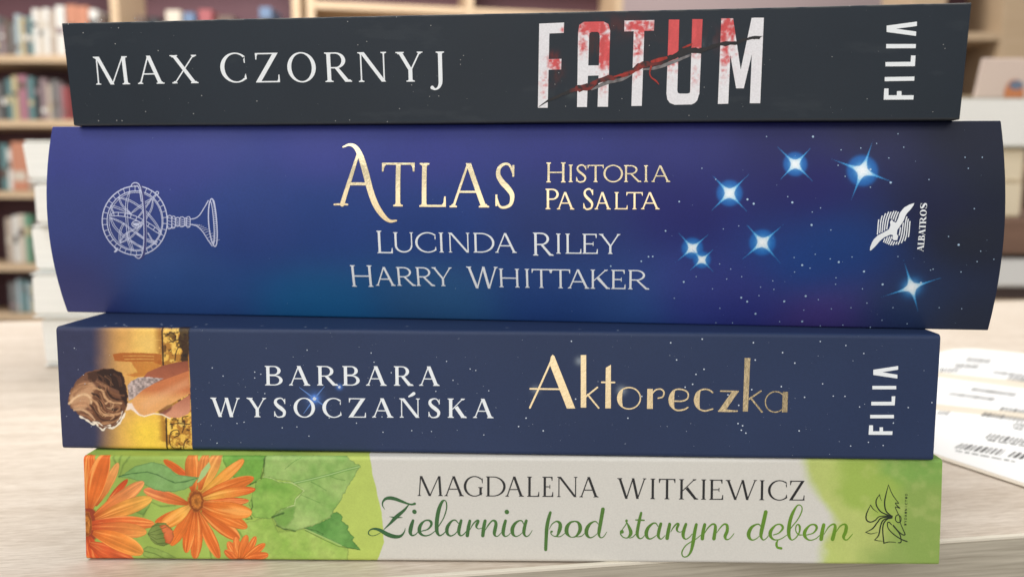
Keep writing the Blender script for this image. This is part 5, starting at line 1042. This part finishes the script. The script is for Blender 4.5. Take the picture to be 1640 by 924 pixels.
def blood_col(x, v):
    m = np.zeros(len(x))
    for (x0, y0), w, h, k in BLOOD: m = np.maximum(m, k*np.exp(-((x-x0)/w)**2-((v-y0)/h)**2))
    g = vnoise(x, v, .55, 131, 3); g2 = vnoise(x*2, v*.6, 1.4, 133, 3)
    a = np.clip(sstep(.55, .0, .95*g+.35*g2-.85*m)*1.0, 0, 1)*np.clip(m*2, .1, 1)
    a = np.clip(a, 0, 1)[:, None]
    return lin((234, 233, 237))*(1-a)+(lin((212, 82, 84))*(.8+.4*g2[:, None]))*a
gx, gv = np.meshgrid(np.arange(0, 56, .3), np.arange(0, 24, .3)); ex = np.stack([gx.ravel(), gv.ravel()], 1)+RNG.uniform(-.06, .06, (gx.size, 2))
b1.ink('title_lettering', FAT, M_STAR, .05, .6, blood_col, None, ex)
CRACK = np.array([p for a, b in zip(CRACK, np.roll(CRACK, -1, 0)) for p in (a, a*.67+b*.33, a*.33+b*.67)])
CRACK = CRACK+np.stack([RNG.uniform(-.12, .12, len(CRACK)), RNG.uniform(-.16, .16, len(CRACK))], 1)*np.clip((CRACK[:, :1]-CRACK[0, 0])/6, .1, 1)
def crack_col(x, v):
    t = vnoise(x, v, .9, 141, 4)[:, None]; rx = np.interp(x, [CRACK[0, 0], 18.5, 20, 24, 27, 30, 34, 38, 40], [0, 0, .55, .75, .35, .9, .95, .4, 0])[:, None]
    a = sstep(.35, .6, t)*rx
    return lin((34, 33, 36))*(.7+.6*t)*(1-a)+lin((150, 44, 36))*a
b1.ink('title_crack', [CRACK], M_STAR, .09, .5, crack_col, None, ex)
LIP = [[(23.6,7.11,0.28),(25.66,8.09,0.76),(27.7,8.87,0.89),(30.43,9.36,0.75),(32.45,10.27,0.34)], [(35.14,11.42,0.34),(37.5,11.65,0.67),(40.17,12.43,0.81),(42.49,13.22,0.67),(45.46,14.41,0.47)]]
b1.ink('crack_lip', [q for s_ in LIP for q in stroke(s_, 6)], M_STAR, .07, .6, lambda x, v: lin((150, 146, 148))*(.15+.8*vnoise(x, v, .8, 151, 3)[:, None]))
DRIP = [[(36.99,13.1,0.54),(38.46,13.41,0.81),(40.13,13.84,0.6)], [(36.88,11.99,0.41),(36.58,10.67,0.3),(36.98,9.68,0.27),(38.08,8.84,0.34),(38.68,8.14,0.14)], [(28.71,9.95,0.27),(30.41,10.36,0.41),(31.76,10.74,0.27)], [(43.74,15.96,0.27),(45.21,16.49,0.47),(45.7,16.74,0.2)]]
b1.ink('blood_print', [q for s_ in DRIP for q in stroke(s_, 6)], M_STAR, .11, .6, lambda x, v: lin((186, 52, 42))*(.3+.9*vnoise(x, v, .6, 153, 3)[:, None]))
FIL1 = [[(86.77,19.74),(92.93,20.46),(92.98,19.55),(88.77,19.07),(92.95,18.43),(92.97,17.53),(86.88,18.45)], [(86.99,15.97),(93.12,15.86),(93.14,15.01),(87.06,15.08)], [(87.14,12.23),(92.35,12.21),(92.33,13.51),(93.24,13.5),(93.31,11.28),(87.22,11.34)], [(87.24,9.1),(93.41,9.12),(93.43,8.25),(87.32,8.23)],
 [(87.35,6.69),(88.24,6.68),(88.36,5.26),(93.61,5.2),(93.59,4.3),(87.42,4.33)], [(90.04,6.11),(90.99,6.1),(91.08,5.13),(90.12,5.14)]]
b1.ink('publisher_logo', FIL1, M_WHITE)
sp1 = [(x, v, .12) for x, v in [(-101.95,23.83),(-97.59,24.16),(-93.31,24.63),(-89.19,22.71),(-98.37,21.74),(-90.47,19.08),(-79.71,17.32),(-72.16,2.61),(-69.71,6.8),(-96.96,1.1),(-90.79,1.06),(-92.17,1.14),(-84.85,24.8),(-84.42,3.18),(-55.97,5.43)]]
sp1 += [(x, v, .10) for x, v in [(-21.13,23.73),(-13.18,21.75),(-32.7,22.97),(-28.38,18.52),(-30.53,17.78),(-5.73,15.05),(-6.48,13.11),(-6.46,14.12),(-21.19,3.35),(-33.37,0.83),(-24.25,0.41),(-18.09,8.67),(-11.74,6.13),(-13.91,6.05),(-36.84,0.68)]]
sp1 += [(x, v, .09) for x, v in [(16.14,10.95),(15.28,8.45),(17.74,3.53),(45.6,1.27),(36.36,16.57),(30.51,5.09),(48.73,7.39)]]+[(x, v, .08) for x, v in [(78.79,23.95),(98.75,15.67),(99.14,14.88),(97.89,1.67),(83.94,4.56),(75.89,13.51)]]
sp1 += scatter_stars(90, -100, 100, .4, 23, 25, .02, .055)
b1.ink('dust_specks', disc_pts(sp1), mat('pale_dust', (.45, .45, .44), .9), .08)

# ================================================================== the table, the sheets, what stands behind
def wood(name, c1, c2, scale=(3, 260, 60), contrast=(.35, .7), rough=.42, bump=.15):
    m = mat(name, c1, rough, 0, .4); n = m.node_tree.nodes; l = m.node_tree.links; b = n['Principled BSDF']
    t = n.new('ShaderNodeTexCoord'); mp = n.new('ShaderNodeMapping'); mp.inputs['Scale'].default_value = scale
    l.new(t.outputs['Object'], mp.inputs[0])
    no = n.new('ShaderNodeTexNoise'); no.inputs['Scale'].default_value = 1; no.inputs['Detail'].default_value = 6; no.inputs['Roughness'].default_value = .65; no.inputs['Distortion'].default_value = .4
    l.new(mp.outputs[0], no.inputs['Vector'])
    m2 = n.new('ShaderNodeMapping'); m2.inputs['Scale'].default_value = (scale[0]*.10, scale[1]*.10, scale[2]*.2); l.new(t.outputs['Object'], m2.inputs[0])
    n2 = n.new('ShaderNodeTexNoise'); n2.inputs['Scale'].default_value = 1; n2.inputs['Detail'].default_value = 4; l.new(m2.outputs[0], n2.inputs['Vector'])
    ad = n.new('ShaderNodeMath'); ad.operation = 'MULTIPLY_ADD'; l.new(n2.outputs['Fac'], ad.inputs[0]); ad.inputs[1].default_value = .34; 
    mu = n.new('ShaderNodeMath'); mu.operation = 'MULTIPLY'; mu.inputs[1].default_value = .66; l.new(no.outputs['Fac'], mu.inputs[0]); l.new(mu.outputs[0], ad.inputs[2])
    cr = n.new('ShaderNodeValToRGB'); l.new(ad.outputs[0], cr.inputs[0])
    cr.color_ramp.elements[0].position = contrast[0]; cr.color_ramp.elements[0].color = (*c2, 1)
    cr.color_ramp.elements[1].position = contrast[1]; cr.color_ramp.elements[1].color = (*c1, 1)
    l.new(cr.outputs[0], b.inputs['Base Color'])
    bu = n.new('ShaderNodeBump'); bu.inputs['Strength'].default_value = bump; bu.inputs['Distance'].default_value = .0002
    l.new(no.outputs['Fac'], bu.inputs['Height']); l.new(bu.outputs[0], b.inputs['Normal'])
    return m
M_TABLE = wood('pale_oak_laminate', (.73, .645, .55), (.52, .43, .34), (150, 1300, 60), (.38, .62), .5)
M_EDGE = wood('oak_edge_band', (.58, .53, .43), (.36, .32, .25), (28, 60, 1100), (.38, .64))
M_SHELF = wood('shelf_board', (.56, .42, .28), (.48, .35, .22), (4, 60, 60))
M_MAROON = mat('maroon_panel', (.085, .035, .045), .7)
M_WALL = mat('mauve_wall', (.42, .33, .33), .9)

t_ang = math.atan2(198-175, 130+22)
table = empty('table', (-.022, .175, 0), t_ang); tag(table, 'pale oak laminate table carrying the front stack, the sheets and the white books', 'table')
top = MB().box(-1.0, 1.0, .0008, .395, -.025, -.0003, .0004); tt = top.build('tabletop', M_TABLE, table)
link('edge_band', np_mesh('edge_band', *(lambda m: (m.v, m.f))(MB().box(-1.0, 1.0, 0, .0007, -.025, -.0006, .0002))), M_EDGE, table)
MB().box(-1.0, 1.0, -.0002, .0011, -.0006, .0002, .0001).build('edge_trim', mat('pale_edge_trim', (.78, .72, .60), .3), table)
for x in (-.93, .93):
    for y in (.05, .36): MB().box(x-.02, x+.02, y-.02, y+.02, -.73, -.0255, .002).build('leg', mat('grey_table_leg', (.4, .4, .4), .4, .6), table)

# label sheets
M_LINER = mat('beige_liner', (.74, .66, .54), .5); M_LABEL = mat('white_label', (.93, .93, .92), .5); M_BAR = mat('barcode_ink', (.06, .06, .06), .6)
def sheet(label, outline, labels, codes, z=.0003):
    """a sheet of stickers lying on the table (points in metres on the table top)"""
    o = np.array(outline); c0 = o.mean(0); g = empty('label_sheet', (c0[0], c0[1], 0)); tag(g, label, 'label sheet')
    def plate(pts_, z0, z1, nm, m, par):
        p = np.array(pts_)-c0; n = len(p)
        ar = np.sum(p[:, 0]*np.roll(p[:, 1], -1)-p[:, 1]*np.roll(p[:, 0], -1))
        if ar < 0: p = p[::-1]
        v = [(a, b, z0) for a, b in p]+[(a, b, z1) for a, b in p]
        f = [[n+i for i in range(n)], [n-1-i for i in range(n)]]+[[i, (i+1) % n, n+(i+1) % n, n+i] for i in range(n)]
        return link(nm, np_mesh(nm, v, f), m, par)
    plate(outline, .0001, .0003, 'liner', M_LINER, g)
    made = [plate(l, .0003, .00042, 'label', M_LABEL, g) for l in labels]
    for k, q, kind in codes:
        q = np.array(q)-c0; rg = random.Random(int(abs(q[0, 0])*1e5)); u = 0; v = []; f = []
        at_ = lambda a, b: (q[0]*(1-a)+q[1]*a)*(1-b)+(q[3]*(1-a)+q[2]*a)*b
        L = np.hypot(*(q[1]-q[0])); one = .00062/L
        while u < 1:
            w = one*(rg.choice((.9, 1, 1.1, 1.7)) if kind == 'bar' else rg.uniform(2, 5)); h = 1 if kind == 'bar' else rg.uniform(.55, 1)
            n = len(v); v += [(*at_(a, b), .00048) for a, b in ((u, 0), (min(u+w, 1), 0), (min(u+w, 1), h), (u, h))]; f.append([n, n+1, n+2, n+3])
            u += w+one*rg.choice((1, 1.1, 1.2))
        link('barcode' if kind == 'bar' else 'fine_print', np_mesh('barcode', v, f), M_BAR, made[k])
    return g
sheet('white sheet of barcode stickers lying on the table right of the front stack',
 [(0.1862,0.3891),(0.2108,0.4141),(0.2264,0.4287),(0.2430,0.4408),(0.2561,0.4427),(0.2753,0.4292),(0.3031,0.3986),(0.1629,0.2091),(0.1520,0.2320),(0.1390,0.2589),(0.1317,0.2720)],
 [[(0.1880,0.3891),(0.2099,0.4111),(0.2272,0.4271),(0.2421,0.4373),(0.2541,0.4392),(0.2733,0.4259),(0.2989,0.3972),(0.2534,0.3351),(0.2352,0.3650),(0.2056,0.3825),(0.1880,0.3891)], [(0.1830,0.3784),(0.1995,0.3709),(0.2257,0.3498),(0.2475,0.3270),(0.2194,0.2886),(0.2019,0.3117),(0.1753,0.3245),(0.1613,0.3323)], [(0.1567,0.3224),(0.1699,0.3142),(0.1959,0.3021),(0.2139,0.2811),(0.1650,0.2142),(0.1536,0.2346),(0.1408,0.2615),(0.1343,0.2748)]],
 [(0, [(0.2310,0.4067),(0.2397,0.4009),(0.2484,0.4114),(0.2396,0.4176)], 'bar'), (0, [(0.2177,0.3922),(0.2273,0.3895),(0.2343,0.3980),(0.2247,0.4022)], 'bar'), (0, [(0.2056,0.3825),(0.2147,0.3826),(0.2195,0.3880),(0.2112,0.3921)], 'bar'), (0, [(0.2286,0.3674),(0.2379,0.3603),(0.2443,0.3676),(0.2342,0.3737)], 'bar'),
  (1, [(0.1998,0.3463),(0.2122,0.3358),(0.2182,0.3421),(0.2051,0.3519)], 'bar'), (1, [(0.1859,0.3387),(0.1995,0.3286),(0.2046,0.3337),(0.1904,0.3430)], 'bar'), (1, [(0.2059,0.3181),(0.2155,0.3100),(0.2206,0.3155),(0.2110,0.3238)], 'bar'),
  (2, [(0.1659,0.3088),(0.1694,0.3071),(0.1739,0.3124),(0.1700,0.3133)], 'bar'), (2, [(0.1856,0.2931),(0.1975,0.2832),(0.2029,0.2885),(0.1907,0.2979)], 'bar'), (2, [(0.1673,0.2786),(0.1794,0.2689),(0.1849,0.2745),(0.1725,0.2838)], 'bar'), (2, [(0.1504,0.2674),(0.1611,0.2597),(0.1669,0.2655),(0.1558,0.2722)], 'bar'), (2, [(0.1630,0.2585),(0.1733,0.2501),(0.1789,0.2555),(0.1686,0.2636)], 'bar'),
  (2, [(0.1815,0.3063),(0.1933,0.2980),(0.1981,0.3030),(0.1865,0.3116)], 'bar'), (1, [(0.1941,0.3153),(0.2013,0.3108),(0.2056,0.3154),(0.1984,0.3199)], 'bar'), (0, [(0.2284,0.3788),(0.2391,0.3712),(0.2449,0.3776),(0.2341,0.3855)], 'bar'),
  (2, [(0.1490,0.2641),(0.1621,0.2530),(0.1633,0.2542),(0.1502,0.2654)], 'text'), (2, [(0.1663,0.2757),(0.1781,0.2669),(0.1794,0.2683),(0.1675,0.2772)], 'text'), (2, [(0.1841,0.2899),(0.1955,0.2802),(0.1969,0.2817),(0.1855,0.2915)], 'text')])

# white books lying behind the front stack
M_WCOVER = mat('white_card_cover', (.84, .85, .82), .55)
def flat_book(label, x0, x1, y0, y1, z0, z1, group, pages=M_PAGESW, cov=M_WCOVER, rz=0.0, shear=0.0):
    g = empty('book', ((x0+x1)/2, y0, z0), rz); tag(g, label, 'book', group)
    w = (x1-x0)/2; d = y1-y0; h = z1-z0
    m = MB(); m.box(-w, w, 0, d, 0, .0006, .0002, shear).box(-w, w, 0, d, h-.0006, h-.0001, .0002, shear).box(-w, w, d-.001, d, .0007, h-.0007, 0, shear)
    m.build('cover', cov, g)
    MB().box(-w+.0004, w-.0004, .0003, d-.0015, .0007, h-.0007, .0015, shear).build('page_block', pages, g)
    return g
Y0 = .390
lab = ['white book lying topmost in the blurred stack left of the blue book', 'white book second from top of the blurred left stack', 'white book in the middle of the blurred left stack, jutting out to the left', 'white book second from the bottom of the blurred left stack', 'lowest white book of the blurred left stack, lying on the table']
xz = [(-0.2317,0.1104),(-0.2242,0.0902),(-0.2287,0.0694),(-0.2285,0.0466),(-0.2266,0.0249),(-0.2284,-0.0005)]
for i in range(5):
    xz[i] = (xz[i][0]-.0035, xz[i][1]); zt, zb = xz[i][1], xz[i+1][1]
    if i == 4: zb = .0003
    flat_book(lab[i], xz[i][0], xz[i][0]+(.20, .19, .205, .2, .195)[i], Y0+(.004, 0, .003, 0, .002)[i], Y0+.125, zb+.0001, zt-.0002, 'white books stacked behind on the left', rz=(-.03, .02, 0, .015, 0)[i], shear=(-.12, 0, -.06, 0, -.04)[i])

# ------------------------------------------------------------------ the library behind
def at(px, py, Y):
    """point on the vertical plane at distance Y seen at a photo position"""
    u = (px-820)/1301.1; v = -(py-462)/1301.1; c, s_ = math.cos(.1233), math.sin(.1233)
    k = Y/(c+s_*v); return u*k, .08779+(-s_+c*v)*k
tag(link('floor', np_mesh('floor', [(-4, -2, -.75), (4, -2, -.75), (4, 6, -.75), (-4, 6, -.75)], [[0, 1, 2, 3]]), mat('grey_floor', (.34, .31, .28), .6)), kind='structure')
tag(MB().box(-4, 4, 4.6, 4.7, -.749, 2.6).build('wall', M_WALL), kind='structure')

def bookcase(label, Yf, px0, px1, posts, shelves, rz=0, depth=.27, back=M_MAROON, postw=.034):
    x0, _ = at(px0, 300, Yf); x1, _ = at(px1, 300, Yf)
    g = empty('bookcase', (x0, Yf, -.749), rz); tag(g, label, 'bookcase')
    zs = [at(px0, p, Yf)[1]+.749 for p in shelves]; hgt = 1.95
    for p in posts:
        x = at(p, 300, Yf)[0]-x0
        MB().box(x-postw/2, x+postw/2, 0, depth, .002, hgt, .002).build('side_panel', M_SHELF, g)
    px_ = [at(p, 300, Yf)[0]-x0 for p in posts]
    for z in zs+[.08, hgt-.03]:
        for a, b in zip(px_[:-1], px_[1:]):
            MB().box(a+postw/2+.001, b-postw/2-.001, .004, depth-.012, z-.03, z, .001).build('shelf', M_SHELF, g)
    MB().box(min(px_), max(px_), depth-.008, depth, .05, hgt-.03).build('back_panel', back, g)
    return g
YB = 3.5
SH = [97-7, 200-6, 313-5, 430-5, 508-3]
bookcase('pale wood bookcase with rows of blurred books at the left edge', YB, -92, 480, [-92, 198, 482], SH)
x2, _ = at(500, 300, YB)
bookcase('angled pale wood bookcase with maroon back, seen above the middle of the black book', 3.52, 505, 1010, [505, 756, 1008], [2, 110, 220, 330, 440], R(11))
bookcase('tall tan bookcase side with dark compartments behind the right end of the black book', 3.2, 1470, 1800, [1470, 1612, 1800], [50, 152, 260, 370], 0, .27, M_MAROON, .13)
NAMES = {'w': ('white', (.62, .60, .54)), 'c': ('cream', (.55, .46, .34)), 'o': ('orange', (.55, .16, .045)), 't': ('teal', (.06, .20, .21)), 'g': ('green', (.07, .30, .16)), 'k': ('black', (.03, .03, .034)), 'd': ('grey', (.14, .135, .13)),
 'r': ('red', (.36, .04, .05)), 'p': ('pink', (.36, .10, .16)), 'y': ('yellow', (.48, .38, .14)), 'b': ('blue', (.07, .16, .32)), 'n': ('brown', (.13, .075, .05)), 'm': ('mauve', (.24, .15, .16)), 's': ('beige', (.42, .32, .23)), 'l': ('light blue', (.30, .42, .46))}
BM = {k: mat(v[0]+'_book_cover', tuple(sum(v[1])/3*.36+q*.64 for q in v[1]), .5) for k, v in NAMES.items()}
ORD = ['top', 'second', 'third', 'fourth', 'fifth']
BOOKROWS = [(0, [(-8, 8, 24, 'd'), (8, 16, 40, 'm'), (16, 24, 30, 'n'), (24, 33, 38, 'd'), (33, 40, 22, 'l'), (40, 47, 28, 'y'), (47, 54, 34, 'd'), (54, 61, 24, 't'), (61, 70, 13, 'w'), (70, 78, 15, 'c'), (78, 87, 12, 'w'), (87, 98, 17, 's'), (98, 112, 8, 'w'), (115, 132, 7, 'o'), (132, 150, 9, 'o'), (151, 164, 14, 'w'), (166, 178, 22, 'n'), (224, 240, 24, 'n'), (244, 262, 26, 'k'), (272, 296, 15, 'c'), (300, 318, 19, 'b'), (324, 346, 14, 'r'), (352, 380, 24, 'n'), (420, 440, 10, 'b')]),
 (1, [(-8, 4, 132, 'd'), (4, 12, 128, 'k'), (12, 21, 126, 't'), (21, 30, 122, 'y'), (31, 45, 121, 'p'), (46, 56, 124, 't'), (57, 66, 130, 'k'), (66, 76, 126, 'm'), (76, 84, 136, 's'), (84, 94, 128, 'd'), (94, 101, 134, 'm'), (101, 108, 140, 'r')]),
 (2, [(-6, 5, 232, 't'), (5, 12, 240, 'w'), (12, 37, 229, 'o'), (38, 46, 270, 's'), (46, 54, 262, 'd'), (55, 68, 250, 'n')]),
 (3, [(-6, 6, 352, 's'), (6, 15, 348, 'w'), (15, 26, 346, 'c'), (26, 36, 347, 'g'), (36, 46, 360, 'n'), (46, 56, 352, 'm'), (57, 68, 356, 'k')]),
 (4, [(-8, 5, 456, 'd'), (5, 12, 450, 'l'), (12, 22, 452, 't'), (22, 29, 455, 'l'), (29, 36, 460, 'y'), (36, 46, 452, 't'), (46, 56, 449, 'k'), (57, 66, 452, 'd')])]
seen = {}
for r, row in BOOKROWS:
    zb = at(0, SH[r], YB)[1]
    for j, (a, b, top, k) in enumerate(row):
        xa = at(a, 300, YB)[0]; xb = at(b, 300, YB)[0]; zt = at(0, top, YB)[1]
        g = empty('shelved_book', ((xa+xb)/2, YB+.035, zb+.001)); w = (xb-xa)/2-.0012; h = zt-zb; nm = NAMES[k][0]
        L_ = NAMES[row[j-1][3]][0] if j else None; R_ = NAMES[row[j+1][3]][0] if j < len(row)-1 else None
        where = ('between the %s and the %s one' % (L_, R_)) if L_ and R_ else ('leftmost, beside the %s one' % R_ if R_ else 'rightmost, beside the %s one' % L_)
        lb = 'blurred %s book on the %s shelf, %s' % (nm, ORD[r], where)
        if lb in seen: lb = lb.replace('blurred', 'blurred wider' if (b-a) > seen[lb] else 'blurred narrower')
        seen[lb] = b-a
        tag(g, lb, 'book', 'books on the shelves behind')
        MB().box(-w, w, 0, .16, 0, h, .004).build('cover', BM[k], g)
        bw = h*random.uniform(.08, .2); bz = h*random.uniform(.12, .7); k2 = random.choice('wckndy')
        MB().box(-w*.86, w*.86, -.0008, .003, bz, bz+bw, 0).build('spine_title', BM[k2 if k2 != k else 'm'], g)

# beside the wall on the right: a low cabinet carrying two cream books and a long white one
YC = .86
def cab_z(p): return at(1620, p, YC)[1]
xa = at(1500, 300, YC)[0]; xb = at(1900, 300, YC)[0]; cz = cab_z(347)
cabinet = empty('side_cabinet', ((xa+xb)/2, YC, -.749)); tag(cabinet, 'brown topped low cabinet with a white drawer behind the right end of the blue book', 'cabinet')
w = (xb-xa)/2; Z = lambda p: cab_z(p)+.749
M_BROWN = wood('brown_cabinet_top', (.26, .15, .10), (.15, .085, .06), (5, 60, 60)); M_DARK = mat('dark_recess', (.07, .045, .04), .7); M_WHITEP = mat('white_drawer_paint', (.74, .73, .70), .45)
MB().box(-w, w, -.01, .36, Z(405), cz+.749, .003).build('cabinet_top', M_BROWN, cabinet)
MB().box(-w+.004, w-.004, .006, .35, .001, Z(406)).build('cabinet_body', M_DARK, cabinet)
MB().box(-w+.006, w-.006, -.004, .005, Z(458), Z(412), .003).build('drawer_front', M_WHITEP, cabinet)
MB().box(-w+.006, w-.006, -.004, .005, Z(640), Z(478), .003).build('cabinet_door', M_SHELF, cabinet)
M_COVG = mat('olive_grey_cover', (.42, .40, .30), .5)
x_ = lambda p: at(p, 300, YC)[0]
flat_book('cream book with rounded page edges lying on the brown cabinet, under another cream one', x_(1440), x_(1637), YC, YC+.17, cz+.0008, cab_z(290), 'cream books on the cabinet', M_CREAM, mat('cream_cover', (.74, .64, .46), .5))
flat_book('cream book lying between the lower cream book and the long white one', x_(1440), x_(1639), YC+.003, YC+.17, cab_z(290)+.0006, cab_z(236), 'cream books on the cabinet', M_CREAM, mat('pale_cream_cover', (.80, .72, .56), .5))
flat_book('long white book with olive grey cover behind the right end of the blue book', x_(1490), x_(1760), YC-.005, YC+.2, cab_z(236)+.0008, cab_z(156), 'white books on the cabinet', M_PAGESW, M_COVG, .02)
# a leaflet standing on it
g = empty('leaflet_stand', (x_(1668), YC+.06, cab_z(156)+.0012)); tag(g, 'pinkish white leaflet with an orange figure standing on the long white book', 'leaflet')
hh = cab_z(76)-cab_z(156)-.002; w2 = (x_(1740)-x_(1603))/2
MB().box(-w2, w2, 0, .004, 0, hh, .001, .16).build('card', mat('pinkish_card', (.62, .50, .44), .6), g)
link('printed_figure', np_mesh('printed_figure', [(a, -.0008, b) for a, b in np.vstack([disc((-w2*.02, hh*.20), .011, .016, 20)])], [list(range(20))]), mat('orange_print', (.55, .2, .08), .6), g)
link('printed_figure', np_mesh('printed_figure', [(a, -.0012, b) for a, b in np.vstack([disc((w2*.02, hh*.40), .008, .005, 20)])], [list(range(20))]), mat('slate_print', (.14, .18, .26), .6), g)
